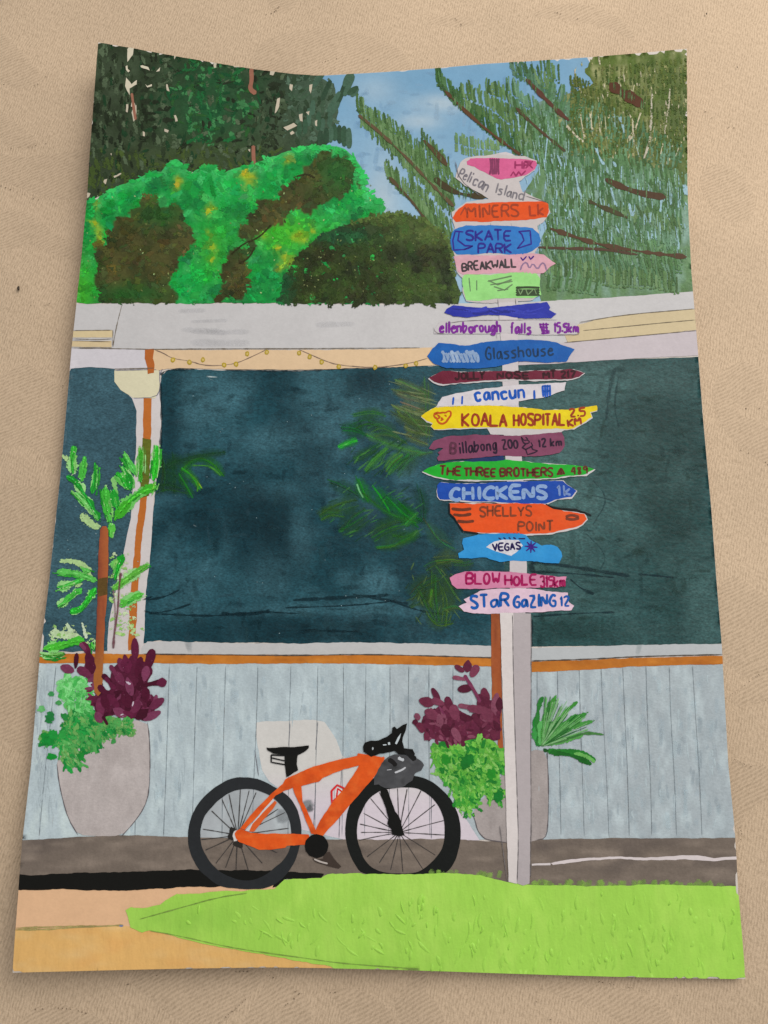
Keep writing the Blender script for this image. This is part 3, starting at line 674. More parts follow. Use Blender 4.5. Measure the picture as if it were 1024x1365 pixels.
    while n < 420:
        x, y = rnd(700, 916), rnd(150, 335)
        if y < 215 and x > 760: continue
        n += 1; L = rnd(6, 22)
        p.stroke([(x, y), (x + rnd(-1, 3), y + L)], rnd(1.0, 2.2), random.choice([blue, (150,186,176), (140,176,150)]), 6.5 + n * .001, at=at, alpha=.72)
    n = 0
    while n < 230:
        x, y = rnd(765, 914), rnd(80, 212)
        n += 1; L = rnd(3, 10)
        p.stroke([(x, y), (x + rnd(-1, 1), y + L)], rnd(1.3, 2.8), random.choice([(190,184,140), (172,170,112), cream]), 6.7 + n * .001, at=at, alpha=.8)
    p.build('pale_gaps', root, 'dry', 'stuff')
    for line, w_, c in BR:
        P_('branch', root, 'board', lambda p: p.stroke(line, w_, c, 8.6, at=at, jit=.6, taper=.2, step=2.5))
    p = Paint()
    for n in range(90):
        line, w_, c = random.choice(BR); L = resample(line, 3, False); q = L[random.randrange(len(L))]
        p.stroke([(q[0], q[1] - rnd(4, 9)), (q[0] + rnd(-1, 1), q[1] + rnd(2, 8))], rnd(1.6, 2.8), random.choice(G1), 9.2 + n * .002, at=at, alpha=.75)
    p.build('needles_over_branch', root, 'glaze', 'stuff')
pine()

# --- the bright green bush with brown hollows, and the dark shrub right of it
A1 = pts(150,300, 175,282, 200,270, 230,270, 246,285, 256,320, 238,345, 232,370, 236,405, 128,405, 122,372, 130,340)
A2 = pts(305,335, 330,306, 350,272, 390,250, 412,222, 430,207, 455,206, 474,220, 478,240, 470,262, 452,262, 425,268, 392,284, 362,298, 340,312, 322,332)
A3 = pts(300,340, 335,306, 344,316, 330,345, 326,403, 286,403, 292,372)
A4 = pts(402,335, 430,312, 470,298, 505,288, 535,284, 565,294, 592,312, 602,334, 605,366, 614,392, 610,404, 372,404, 376,380, 388,355)
def wob(P, x, y, amp, seed): return np.stack([x + (fbm(x, y, 18, seed) - .5) * amp, y + (fbm(x, y, 18, seed + 3) - .5) * amp], 1)
def bush_class(x, y):
    Q = wob(None, x, y, 34, 61)
    return inside(Q, A1), inside(Q, A2), inside(Q, A3)
def bush():
    root = empty('painted_bush', PT)
    at = (290, 310)
    reg = pts(117,268, 130,265, 160,247, 185,239, 205,228, 215,230, 222,222, 228,214, 237,214, 246,222, 255,233, 268,224, 280,221, 300,230, 315,224, 330,220, 350,214, 380,203, 400,198, 430,193, 455,197, 475,212, 487,235, 486,247, 497,262, 515,276, 510,290, 520,310, 500,404.5, 103,404.5, 109,340)
    G = pig((20,156,64), at); G2 = pig((12,112,54), at); G3 = pig((74,188,104), at); YG = pig((66,172,40), at); BRN = pig((80,78,40), at); BR2 = pig((54,60,30), at); DG = pig((36,88,36), at); YE = pig((178,180,26), at)
    yb = [(237,245,7), (239,240,5), (332,240,9), (328,235,7), (281,277,6), (278,282,5), (278,315,4), (283,328,5), (127,275,5), (126,295,5), (130,305,6), (134,316,6), (417,305,5), (402,318,7), (396,314,5), (380,350,8), (374,358,6), (382,214,5), (385,345,6), (370,330,5), (350,315,5), (284,345,6)]
    def col(x, y):
        a, b, c = bush_class(x, y)
        C = mixf(G, G2, np.clip(fbm(x, y, 26, 71) * 2.6 - 1.0, 0, 1))
        C = mixf(C, G3, np.clip(fbm(x, y, 12, 73) * 2.6 - 1.35, 0, 1) * .8)
        C = mixf(C, YG, np.clip(softblob(x, y, 380, 310, 45, 26) + softblob(x, y, 106, 390, 24, 50) * .9 + softblob(x, y, 285, 330, 22, 40) * .5, 0, .85))
        # pale rim along the crown's top
        edge = np.min([polyline_dist(x, y, reg[1:26])], 0)
        C = mixf(C, G3, np.clip(1 - edge / 14, 0, 1) * .55)
        d = mixf(BRN, BR2, np.clip(fbm(x, y, 22, 75) * 2.2 - .6, 0, 1))
        d = mixf(d, DG, np.clip(softblob(x, y, 450, 230, 32, 32) + softblob(x, y, 215, 285, 40, 18) * .9 + softblob(x, y, 180, 392, 55, 16) * .9 + softblob(x, y, 330, 330, 20, 20) * .4, 0, 1))
        m = a | b | c
        C = np.where(m[:, None], d, C)
        for (u, v_, r_) in yb: C = mixf(C, YE, np.clip(softblob(x + (fbm(x, y, 9, 21) - .5) * 14, y + (fbm(x, y, 9, 22) - .5) * 14, u, v_, r_ * .8, r_) * 1.5 * (fbm(x, y, 5, 9) - .05), 0, .85))
        return C
    P_('bush_wash', root, 'leaf', lambda p: p.poly(reg, (30,140,60), 5, at=at, grid=3.2, rough=1.4, field=lambda x, y, a: col(x, y)))
    p = Paint(); P = []
    while len(P) < 2600:
        q = (rnd(103, 515), rnd(193, 404))
        P.append(q)
    P = np.array(P); P = P[inside(P, reg)]; C = col(P[:, 0], P[:, 1])
    rs = np.random.RandomState(4); f = rs.uniform(.66, 1.4, len(P))
    C = np.clip(C * f[:, None] * (1 + rs.uniform(-.22, .22, (len(P), 3)) * np.array([1.6, .7, 1.3])), 0, .8)
    for i, (x, y) in enumerate(P[:1500]):
        b_ = rnd(3, 11); p.blob(x, y, b_, b_ * rnd(.35, .7), rnd(-1, 1.6), C[i], 6.5 + i * .0006, soft=rnd(.5, .95), n=9, rnd=.35)
    p.build('leaf_dabs', root, 'dry', 'stuff')
    # rim dabs that break the silhouette
    p = Paint(); L = resample(reg[1:26], 6, False)
    for i, q in enumerate(L):
        if random.random() < .35: continue
        b_ = rnd(4, 10); p.blob(q[0] + rnd(-3, 3), q[1] + rnd(0, 6), b_, b_ * rnd(.35, .6), rnd(-.6, .4), G * rnd(.7, 1.1) + G3 * rnd(0, .55), 8 + i * .002, soft=.9, n=10, rnd=.35)
    p.build('rim_dabs', root, 'dry', 'stuff')
    # lighter flecks and hard brown marks
    p = Paint()
    for i in range(70):
        x, y = rnd(115, 500), rnd(235, 400)
        p.blob(x, y, rnd(.8, 2.2), rnd(.6, 1.3), rnd(0, 3), pig(random.choice([(150,160,96), (170,196,130), (120,130,74)]), at), 8.6 + i * .002, soft=.8, n=6)
    for q in [(308,340, 325,325, 345,318, 362,300), (318,352, 332,345, 340,330), (395,236, 410,232, 420,238)]:
        p.stroke(pts(*q), 3, (52,50,26), 8.9, at=at, alpha=.8)
    p.build('flecks', root, 'glaze', 'stuff')
bush()
def shrub():
    root = empty('painted_shrub', PT)
    at = (490, 350)
    D1 = pig((46,52,24), at); D2 = pig((62,84,34), at); D3 = pig((34,48,24), at); L1 = pig((92,114,54), at); L2 = pig((28,84,48), at)
    def col(x, y):
        C = mixf(D1, D3, np.clip(fbm(x, y, 26, 81) * 2.4 - .7, 0, 1))
        C = mixf(C, D2, np.clip(fbm(x, y, 18, 83) * 2.0 - .9 + softblob(x, y, 555, 385, 60, 22) + .8 * softblob(x, y, 430, 395, 50, 10), 0, 1))
        C = mixf(C, L1, np.clip(softblob(x, y, 555, 312, 45, 16) * .9 + softblob(x, y, 520, 292, 40, 8) * .6, 0, .9) * (.4 + .8 * fbm(x, y, 10, 85)))
        return mixf(C, L2, np.clip(softblob(x, y, 455, 315, 45, 10) + softblob(x, y, 380, 385, 10, 26), 0, .8))
    P_('shrub_wash', root, 'leaf', lambda p: p.poly(A4, (50,60,30), 7.2, at=at, grid=3.6, rough=1.6, field=lambda x, y, a: col(x, y)))
    P = np.stack([np.random.RandomState(5).uniform(372, 614, 1500), np.random.RandomState(6).uniform(284, 404, 1500)], 1); P = P[inside(P, A4)]
    C = col(P[:, 0], P[:, 1]); rs = np.random.RandomState(8); C = np.clip(C * rs.uniform(.66, 1.45, (len(P), 1)) * (1 + rs.uniform(-.15, .15, (len(P), 3))), 0, .8)
    p = Paint()
    for i, (x, y) in enumerate(P[:800]): b_ = rnd(3, 12); p.blob(x, y, b_, b_ * rnd(.35, .7), rnd(-1, 1.4), C[i], 9.1 + i * .0008, soft=rnd(.45, .9), n=9, rnd=.35)
    for i in range(50):
        p.blob(rnd(400, 590), rnd(310, 395), rnd(.8, 2), rnd(.6, 1.3), rnd(0, 3), pig((128,136,84), at), 10.4, soft=.8, n=6)
    for i, q in enumerate(resample(A4[2:9], 6, False)): p.blob(q[0], q[1], rnd(4, 8), rnd(3, 6), rnd(0, 3), L1 * rnd(.6, 1.1), 10.2 + i * .003, soft=.7)
    p.build('leaf_dabs', root, 'dry', 'stuff')
shrub()

# --- windows
def glassfield(blobs, base, dark, light, green=None):
    def f(x, y, at):
        a = pig(base, at); d = pig(dark, at); l = pig(light, at)
        C = mixf(a, d, np.clip(fbm(x, y, 70, 91) * 1.6 - .65, 0, .85))
        C = mixf(C, l, np.clip(fbm(x, y, 45, 93) * 2.2 - 1.05, 0, .8))
        for (cx, cy, rx, ry, v) in blobs:
            k = np.clip(np.exp(-(np.abs((x - cx) / rx) ** 3 + np.abs((y - cy) / ry) ** 3)) * abs(v) * (.75 + .5 * fbm(x, y, 14, 95)), 0, 1)
            C = mixf(C, d if v < 0 else l, k)
        # short brush ticks
        s = (fbm(x, y, 5, 97, 3) - .5) * .30 + (fbm(x, y, 3, 99, 22) - .5) * .18
        return C * (1 + s)[:, None]
    return f
W1 = [(235,560,25,65,-.6), (285,530,40,45,.7), (255,560,16,80,.4), (380,540,30,55,-.5), (430,540,40,45,.5), (330,600,60,30,.35), (420,620,25,40,-.5), (490,510,30,20,-.9), (360,655,50,14,.6), (300,680,60,40,-.6), (370,720,50,60,-.9),
      (340,700,40,60,-.5), (300,790,80,14,.3), (505,775,26,18,.9), (460,770,12,12,.5), (360,770,30,30,.5), (400,710,14,40,.5), (250,760,50,30,.4), (400,840,160,22,-.8), (560,600,30,120,.3), (470,720,40,40,-.5), (520,690,40,30,-.4), (230,700,30,60,-.2), (240,810,40,20,.4), (420,812,150,9,.5), (600,790,40,60,-.2)]
W2 = [(745,620,55,90,.6), (760,700,50,40,.6), (740,530,60,30,.4), (850,510,90,22,.6), (880,600,50,90,-.7), (820,600,30,60,-.4), (890,690,30,40,-.6), (930,640,10,70,-.4), (840,730,60,30,-.2), (760,780,60,40,.3), (900,770,50,60,-.4), (935,800,24,60,.6), (770,840,70,16,-.7), (880,840,90,16,.2), (830,650,10,80,.2), (745,590,50,20,.4)]
win = empty('painted_window', PT)
P_('left_pane', win, 'glass', lambda p: p.poly(pts(92,494, 96,490.5, 120,489, 153,492, 154,508, 162,520, 178,531, 183,547, 182,600, 179,640, 177,682, 170,722, 163,745, 160,790, 148,820, 146,868, 57,869, 66,780, 76,680, 82,625), (52,78,92), 2, at=(125,650), grid=4, rough=.8,
       field=glassfield([(120,560,40,50,-.25), (110,760,40,60,.15)], (56,86,96), (48,76,86), (64,96,106))))
P_('middle_pane', win, 'glass', lambda p: p.poly(pts(214,512, 216,500, 224,493, 262,492, 300,494, 400,495, 480,491, 560,488, 620,488, 672,486, 672,862, 600,860, 480,857, 400,858, 300,856, 230,856, 214,854, 191,858, 192,830, 195,788, 201,738, 203,700, 206,661, 213,610, 216,560), (28,62,76), 2, at=(420,670), grid=3.6, rough=.8,
       field=glassfield(W1, (30,72,82), (10,46,54), (62,102,112))))
P_('right_pane', win, 'glass', lambda p: p.poly(pts(672,486, 740,484, 800,480, 870,478, 931,475.5, 938,565, 948,680, 955,770, 962,858, 900,859, 800,861, 708,862, 672,862), (40,72,76), 2, at=(820,670), grid=3.6, rough=.5,
       field=glassfield(W2, (46,82,82), (22,56,54), (72,106,104))))
p = Paint()
for i, (q, w_) in enumerate([((212,610,210,640), 2), ((196,800,220,796,240,786), 1.8), ((198,818,225,815,255,805), 2), ((190,800,204,795), 2), ((192,814,206,818), 2), ((205,818,290,822,340,815,400,818), 2), ((295,817,330,820,360,814), 3), ((390,800,450,797,520,793), 3), ((470,792,500,797,545,805), 2),
                     ((520,800,560,815,600,820), 1.8), ((380,810,460,808,520,802), 1.5), ((214,500,222,493,260,492), 2.4), ((214,510,216,560,214,600), 2.2), ((300,493,400,495,470,491), 2), ((707,750,740,752,790,760,840,768), 3), ((706,762,760,764,820,770), 2), ((760,772,775,785,792,792), 2.2),
                     ((706,750,712,765), 5), ((710,822,760,818,820,816), 1.6), ((400,840,480,842), 2), ((820,490,812,520,808,560), 3), ((825,500,818,540,825,570), 2), ((740,655,790,660,820,668), 1.4), ((790,640,812,665,790,700), 1.3), ((780,710,810,740,800,760), 1.3), ((850,765,900,770), 1.6), ((708,824,710,862), 3)]):
    p.stroke(pts(*q), w_ * 1.6, (18,44,52), 3.2 + i * .01, at=(500,700), jit=.8, alpha=.6 if q[0] < 700 or q[1] > 745 else .3)
p.build('dark_strokes', win, 'glaze', 'stuff')
p = Paint()
for i in range(700):
    if i % 2: x, y = rnd(225, 560), rnd(500, 850)
    else: x, y = rnd(712, 945), rnd(490, 850)
    L = rnd(8, 30); a = random.choice([0, 0, math.pi / 2]) + rnd(-.25, .25)
    if x > 930: continue
    p.stroke([(x, y), (x + math.cos(a) * L, y + math.sin(a) * L)], rnd(4, 11), random.choice([(58,90,100), (20,48,58), (16,44,50), (48,82,88)] if x < 600 else [(66,100,98), (24,54,54), (34,60,50), (56,90,90)]), 3.8 + i * .001, at=(500,700), alpha=rnd(.08, .26))
for i in range(46):
    p.blob(rnd(90, 560), rnd(505, 850), rnd(.5, 1.3), rnd(.4, .8), rnd(0, 3), pig((150,172,176), (300,700)), 4.7, soft=.8, n=6)
for q in [(275,502, 290,503), (279,505, 284,507), (258,700, 262,702)]: p.stroke(pts(*q), 2.2, (170,186,186), 4.8, alpha=.8)
p.build('brush_streaks', win, 'glaze', 'stuff')

# --- white column of the wall with its orange strip and cap
colm = empty('painted_column', PT)
P_('column_face', colm, 'flat', lambda p: p.poly(pts(164,518, 214,515, 215.5,560, 213,608, 205.5,661, 201,738, 195,788, 191,872, 143,872, 145,830, 158,770, 168,722, 175,690, 178,640, 181.5,600, 182.5,548, 176,531), (203,195,192), 3, rough=.5))
P_('orange_strip', colm, 'board', lambda p: p.poly(pts(192,530, 202.5,530, 202,560, 200,600, 197,650, 195,680, 190,712, 186,760, 183,800, 181,864, 171,868, 173,800, 177,760, 181,712, 186,680, 189,640, 190.5,600, 191,560), (182,104,44), 4, rough=.7))
P_('strip_shade', colm, 'leaf', lambda p: p.poly(pts(190,584, 202,586, 200,620, 199,660, 189,664, 187,640, 189,610), (96,102,34), 5, rough=.8), label='stretch of the orange strip glazed olive by the palm')
P_('column_cap', colm, 'flat', lambda p: p.poly(pts(153,494, 212,493, 213,519, 207,531, 177,530, 161,520, 153,509), (212,204,172), 5, rough=.3))
def plines(name, parent, lines, w_=1.3, c=(96,98,102), layer=9, alpha=.75, at=None, mat='pencil'):
    p = Paint()
    for i, l in enumerate(lines): p.stroke(pts(*l), w_, c, layer + i * .01, at=at, alpha=alpha, jit=.5, smooth=1, taper=.9)
    return p.build(name, parent, mat, 'stuff' if len(lines) > 1 else None)
plines('cap_outline', colm, [(153,494, 213,493), (213,494, 214,519, 208,530, 178,531), (213,500, 217,492)], 1.4, (110,110,130), 6)

# --- roof band
roof = empty('painted_roof', PT)
P_('fascia', roof, 'flat', lambda p: p.poly(pts(103,406, 200,404.5, 300,405.5, 400,404.5, 440,406, 500,407, 560,405, 640,404.5, 720,402, 820,396.5, 922,388.5, 927,413, 832,420, 772,431, 757,446, 756,458, 700,470, 560,466, 400,465.5, 250,466, 200,466, 97,465, 99,440), (200,196,194), 4, at=(400,435), rough=.5))
P_('lower_fascia', roof, 'flat', lambda p: p.poly(pts(97,465, 206,466, 205,491, 153,492, 120,489, 92.5,492), (203,197,200), 5, rough=.4))
P_('right_fascia', roof, 'flat', lambda p: p.poly(pts(752,457, 800,453, 862,447, 928,440, 931.5,474, 870,477, 800,480.5, 740,485, 690,487, 700,465), (208,196,198), 5, rough=.4), label='pinkish white stretch of fascia at the right')
P_('beige_gutter', roof, 'flat', lambda p: p.poly(pts(768,434, 800,425, 832,420, 880,416, 926.5,412.5, 928,440, 862,447, 800,453, 757,457, 752,446), (218,198,158), 6, rough=.4))
P_('beige_slat', roof, 'flat', lambda p: p.poly(pts(98.5,441.5, 150,440.5, 150,450, 98,450), (208,188,146), 6, rough=.3))
P_('beige_slat', roof, 'flat', lambda p: p.poly(pts(97,455, 149,454.5, 149,463, 97,462.5), (206,184,144), 6, rough=.3))
plines('pencil_lines', roof, [(163,407, 157,430, 154,445, 151,462), (98,441, 150,440.5), (98,452, 130,453, 150,452), (97,454.5, 148,456), (151,440, 151,463), (98,464, 150,464), (200,466, 300,465, 400,465, 560,464), (153,492, 160,492, 206,491), (777,441, 830,436, 880,431, 925,427), (772,430, 832,420, 926,412), (752,457, 862,447, 928,441), (103,464, 200,466)], 1.3, (112,100,84), 8, .8)
P_('white_scuffs', roof, 'glaze', lambda p: [p.stroke([(x, y), (x + rnd(30, 90), y + rnd(-2, 2))], rnd(5, 12), (206,202,200), 7 + i * .01, at=(400,435), alpha=.3) for i, (x, y) in enumerate([(rnd(170, 540), rnd(412, 458)) for _ in range(7)])], 'stuff')
beam = empty('painted_beam', PT)
P_('peach_beam', beam, 'flat', lambda p: p.poly(pts(205,467, 300,466.5, 400,467, 500,466, 576,463, 580,487, 540,489, 480,491, 400,493, 300,492.5, 240,490.5, 220,492, 212,494, 204,492), (221,190,152), 6, rough=.5))
P_('orange_block', beam, 'board', lambda p: p.poly(pts(194,466, 206,465, 204,478, 206,486, 205,497, 197,499, 196,488, 193,478), (178,98,44), 7, rough=.6))
lights = empty('painted_string_light', PT)
plines('cord', lights, [(207,467, 216,470, 230,478, 255,482, 270,487, 290,488, 315,485, 340,474, 356,466), (398,466, 412,472, 430,480, 450,487, 500,491, 545,485, 570,478)], 1.4, (120,100,90), 8)
for (x, y) in [(231,480), (253,483), (271,480), (299,487), (315,486), (330,472), (356,470), (399,471), (413,476), (429,483), (452,489), (500,490), (541,488), (555,485)]:
    P_('bulb', lights, 'board', lambda p: (p.blob(x, y, 3.0, 3.4, 0, pig((176,150,44), (x, y)), 9, n=10, rnd=.15), p.blob(x, y, 1.5, 1.8, 0, pig((206,178,104), (x, y)), 9.6, n=8, rnd=.1)))

# --- sill, rail, cladding
sill = empty('painted_sill', PT)
def streaky(base, light, dark, sx, sy, seed, amt=.9):
    def f(x, y, at):
        a = pig(base, at); l = pig(light, at); d = pig(dark, at)
        C = mixf(a, l, np.clip(fbm(x, y, sx, seed, sy) * 2.6 - 1.2, 0, 1) * amt)
        return mixf(C, d, np.clip(fbm(x, y, sx * 1.3, seed + 7, sy * 1.2) * 2.6 - 1.35, 0, 1) * amt)
    return f
P_('sill_board', sill, 'flat', lambda p: p.poly(pts(190,862, 197,855, 215,855, 300,857, 400,858, 480,856, 600,859, 668,861, 668,876, 600,875, 480,873, 300,872, 200,871.5, 188,871), (188,186,184), 4, rough=.7))
P_('sill_board', sill, 'flat', lambda p: p.poly(pts(707,864, 800,861, 900,859, 962,858.5, 963,873, 900,874, 800,878, 708,881), (186,188,188), 4, rough=.7))
plines('sill_shadow_line', sill, [(192,872, 300,873, 400,874, 480,872, 600,875, 656,877), (709,881, 780,879, 850,875, 962,872.5)], 2.0, (78,68,60), 6.4, .8)
rail = empty('painted_rail', PT)
for q in [(54,871, 100,871.5, 200,872, 300,873, 400,874, 512,873, 600,875.5, 668,877, 668,889, 600,887, 512,885, 400,884, 300,885, 200,884, 100,884, 53,884), (708,882, 780,880, 850,877, 963,874, 963,885, 850,888, 780,893, 708,896.5)]:
    P_('orange_rail', rail, 'board', lambda p: p.poly(pts(*q), (188,112,40), 5.6, rough=.7, grid=6, field=streaky((188,112,40), (204,130,52), (158,88,30), 30, 3, 17)))
clad = empty('painted_cladding', PT)
# boards of the wall cladding, each between two pencil lines
tops = [52.5, 75, 92, 150, 188, 226, 263, 301, 344, 388, 424, 458, 488, 520, 545, 572, 604, 640, 677, 716, 743, 772, 801, 830, 861, 892, 923, 963.5]
bots = [30, 52, 68, 140, 180, 218, 256, 296, 336, 384, 420, 456, 486, 518, 545, 573, 606, 640, 677, 718, 748, 779, 812, 839, 869, 902, 936, 978]
for i in range(len(tops) - 1):
    t0, t1, b0, b1 = tops[i], tops[i + 1], bots[i], bots[i + 1]
    yb = 1119; yt = 884 if t0 < 690 else 886
    lft = pts(t0, yt, t0 + (b0 - t0) * .5, (yt + yb) / 2, b0, yb) if i else pts(52.5,884, 42,1020, 30,1121)
    rgt = pts(b1, yb, t1 + (b1 - t1) * .5, (yt + yb) / 2, t1, yt)
    k = i + 1
    P_('plank', clad, 'wall', lambda p: p.poly(lft + rgt, (160,172,176), 3.0 + .05 * (i % 2), at=((t0 + t1) / 2, 1000), rough=.35, grid=5, step=7,
        field=streaky((174,186,189) if t0 < 500 else (169,178,181), (192,204,206), (162,173,177), 9, 26, 200)))
Lc = []
for i in range(1, len(tops) - 1):
    if tops[i] in (677, 640, 92): continue
    a, b = tops[i], bots[i]; e = 1.0
    Lc.append((a, 888, a + (b - a) * .3 + rnd(-1, 1), 960, a + (b - a) * .7 + rnd(-1, 1), 1040, a + (b - a) * .97, 1114))
plines('pencil_lines', clad, Lc, 1.3, (118,126,130), 5, .48, at=(500,1000))
p = Paint()
for i in range(520):
    x = random.choice([rnd(45, 650), rnd(715, 960)]); y = rnd(895, 1095)
    if x < 60 and y > 1000: x += 5
    p.stroke([(x, y), (x + rnd(-3, 3), y + rnd(6, 26))], rnd(3, 9), random.choice([(196,208,210), (190,202,205), (166,177,181)]), 3.6 + i * .001, at=(500,1000), alpha=rnd(.12, .32))
p.build('brush_streaks', clad, 'glaze', 'stuff')
p = Paint()
for i in range(150):
    x = random.choice([rnd(48, 70), rnd(205, 650), rnd(715, 960)]); y = rnd(895, 1090)
    if 340 < x < 640 and y > 955: continue
    p.ridge([(x, y), (x + rnd(-2, 2), y + rnd(4, 8)), (x + rnd(-3, 3), y + rnd(10, 30))], rnd(1.6, 3.2), rnd(.00003, .00012), (172,184,187), 4.0, (500,1000))
p.build('paint_ridges', clad, 'wall', 'stuff')
P_('pale_patch', clad, 'flat', lambda p: p.poly(pts(340,966, 343,962, 380,961, 430,959, 440,972, 450,990, 458,1012, 500,1030, 560,1040, 605,1070, 618,1086, 637,1116, 640,1121, 408,1121, 384,1060, 352,1036, 344,1000), (206,200,198), 4.4, rough=.7, smooth=1,
    field=lambda x, y, at: mixf(pig((204,200,194), at), pig((206,194,200), at), sstep(1020, 1080, y))), label='unpainted pale patch of wall behind the bicycle')
plines('patch_pencil_lines', clad, [(387,964, 385,995), (424,962, 421,1000), (456,1010, 452,1118), (421,1050, 418,1110), (575,1060, 575,1118), (345,1035, 340,1000)], 1.4, (120,120,126), 5.6, .7, at=(500,1000))
P_('patch_shade', clad, 'flat', lambda p: p.poly(pts(283,1062, 300,1054, 330,1050, 360,1056, 380,1075, 390,1100, 388,1118, 268,1118, 267,1095), (166,170,172), 4.8, rough=.6, field=streaky((166,170,172), (180,186,188), (150,154,156), 12, 18, 77)), label='plain grey ground seen through the rear wheel')

# --- pavement, strip of black, path, grass
pav = empty('painted_pavement', PT)
P_('brown_band', pav, 'wall', lambda p: p.poly(pts(30,1120, 90,1116, 150,1113, 200,1114, 250,1116, 340,1117, 430,1119, 520,1119, 600,1118, 680,1123, 708,1119, 830,1117, 978,1117, 981,1182, 800,1184, 600,1175, 430,1173, 250,1165, 150,1165, 25.5,1168), (110,98,88), 6, at=(500,1140), rough=.7, grid=5,
    field=streaky((112,100,90), (136,122,110), (92,82,76), 40, 9, 33)))
P_('white_streak', pav, 'flat', lambda p: p.poly(pts(709,1151, 734,1150, 734,1153, 709,1153.5), (206,196,194), 7, rough=.3, step=3))
P_('white_streak', pav, 'flat', lambda p: p.poly(pts(734,1150, 762,1145, 812,1141.5, 862,1143, 912,1140, 930,1140, 952,1143.5, 979,1141.5, 979,1145.5, 952,1147.5, 912,1145.5, 862,1146.5, 812,1144.5, 770,1148.5, 737,1153), (212,200,198), 7, rough=.6, step=3))
P_('black_strip', pav, 'black', lambda p: p.poly(pts(25.5,1165, 40,1167, 100,1163, 150,1162.5, 250,1159, 360,1160, 400,1163, 432,1164, 428,1170, 380,1172, 372,1182, 364,1183, 366,1176, 330,1181, 250,1182, 160,1187, 80,1185, 25,1187), (20,20,18), 8, rough=.9, step=3))
path = empty('painted_path', PT)
P_('salmon_half', path, 'flat', lambda p: p.poly(pts(24.5,1185, 160,1184, 300,1179, 385,1176, 385,1200, 300,1240, 165,1236, 100,1238, 22,1240), (222,170,132), 4, at=(100,1212), rough=.4))
P_('tan_half', path, 'grass', lambda p: p.poly(pts(22,1239, 100,1237, 165,1234, 300,1245, 460,1282, 520,1290.5, 440,1289, 360,1288, 250,1289.5, 160,1291.5, 100,1293, 18.5,1294.5), (222,166,100), 4.6, at=(150,1268), rough=.4, grid=6, field=streaky((222,166,100), (228,176,120), (206,148,84), 30, 12, 57, .6)))
plines('divide', path, [(21,1239, 60,1239, 100,1236, 165,1233), (22,1237, 80,1235, 130,1234)], 3, (160,148,92), 6, .8)
P_('blue_dot', path, 'flat', lambda p: p.blob(162, 1234, 2.4, 1.4, 0, pig((110,120,150), (162,1234)), 7))
grass = empty('painted_grass', PT)
def gf(x, y, at):
    a = pig((156,204,80), at); b = pig((172,214,92), at); c = pig((138,188,72), at)
    C = mixf(a, b, np.clip(fbm(x, y, 20, 111, 34) * 2.2 - .9, 0, 1) * .7)
    C = mixf(C, c, np.clip(softblob(x, y, 250, 1222, 90, 22) * .7 + softblob(x, y, 470, 1285, 80, 8) * .5, 0, 1) * (.4 + fbm(x, y, 12, 115)))
    return C * (1 - .2 * sstep(300, 200, x) * 0)[:, None] if False else C
P_('lawn', grass, 'grass', lambda p: p.poly(pts(168,1213, 175,1209, 190,1210, 214,1206, 225,1198, 236,1192, 262,1190, 290,1188, 330,1187, 366,1184, 374,1177, 380,1172, 428,1170, 436,1165, 470,1164, 512,1165, 560,1165, 602,1163, 640,1167, 660,1171, 680,1176, 706,1179, 800,1181, 860,1179, 920,1180) + pts(981,1181, 985,1210, 992.5,1303, 812,1300, 740,1298, 662,1295.5, 590,1293.5, 512,1290.5, 445,1289, 440,1287, 400,1281, 340,1270, 270,1257, 215,1243, 200,1240, 190,1243, 175,1236), (156,204,80), 9, at=(620,1235), grid=5, rough=.9, field=gf))
p = Paint()
for i in range(90):   # tufts painted up over the brown
    x = rnd(712, 974) if i < 72 else rnd(570, 670); y0 = 1183 if x > 700 else 1170
    h_ = rnd(3, 11)
    p.stroke([(x, y0), (x + rnd(-2, 2), y0 - h_ * .6), (x + rnd(-4, 4), y0 - h_)], rnd(6, 11), random.choice([(140,178,84), (128,160,80), (150,196,82)]), 8.6 + i * .003, at=(620,1235), alpha=.4, taper=.2)
p.build('tufts', grass, 'glaze', 'stuff')
p = Paint()
for i in range(230):   # raised ridges of thick paint
    x, y = (rnd(540, 978), rnd(1188, 1288)) if i < 150 else (rnd(250, 560), rnd(1195, 1280))
    if x < 560 and y > 1232 + (x - 200) * .12: continue
    a = rnd(1.2, 2.0) if i < 150 else rnd(.3, 2.4); L = rnd(6, 24)
    p.ridge([(x, y), (x + math.cos(a) * L * .5 + rnd(-3, 3), y + math.sin(a) * L * .5), (x + math.cos(a) * L, y + math.sin(a) * L)], rnd(2.6, 6), rnd(.00012, .00045), (158,206,82), 9.3, (620,1235))
p.build('paint_ridges', grass, 'grass', 'stuff')

plines('pencil_edge', grass, [(186,1225, 240,1210, 290,1196, 330,1190), (200,1240, 240,1247, 300,1261, 350,1269, 410,1277, 450,1283, 500,1287, 560,1291)], 1.9, (122,142,72), 11.5, .55, at=(400,1250))

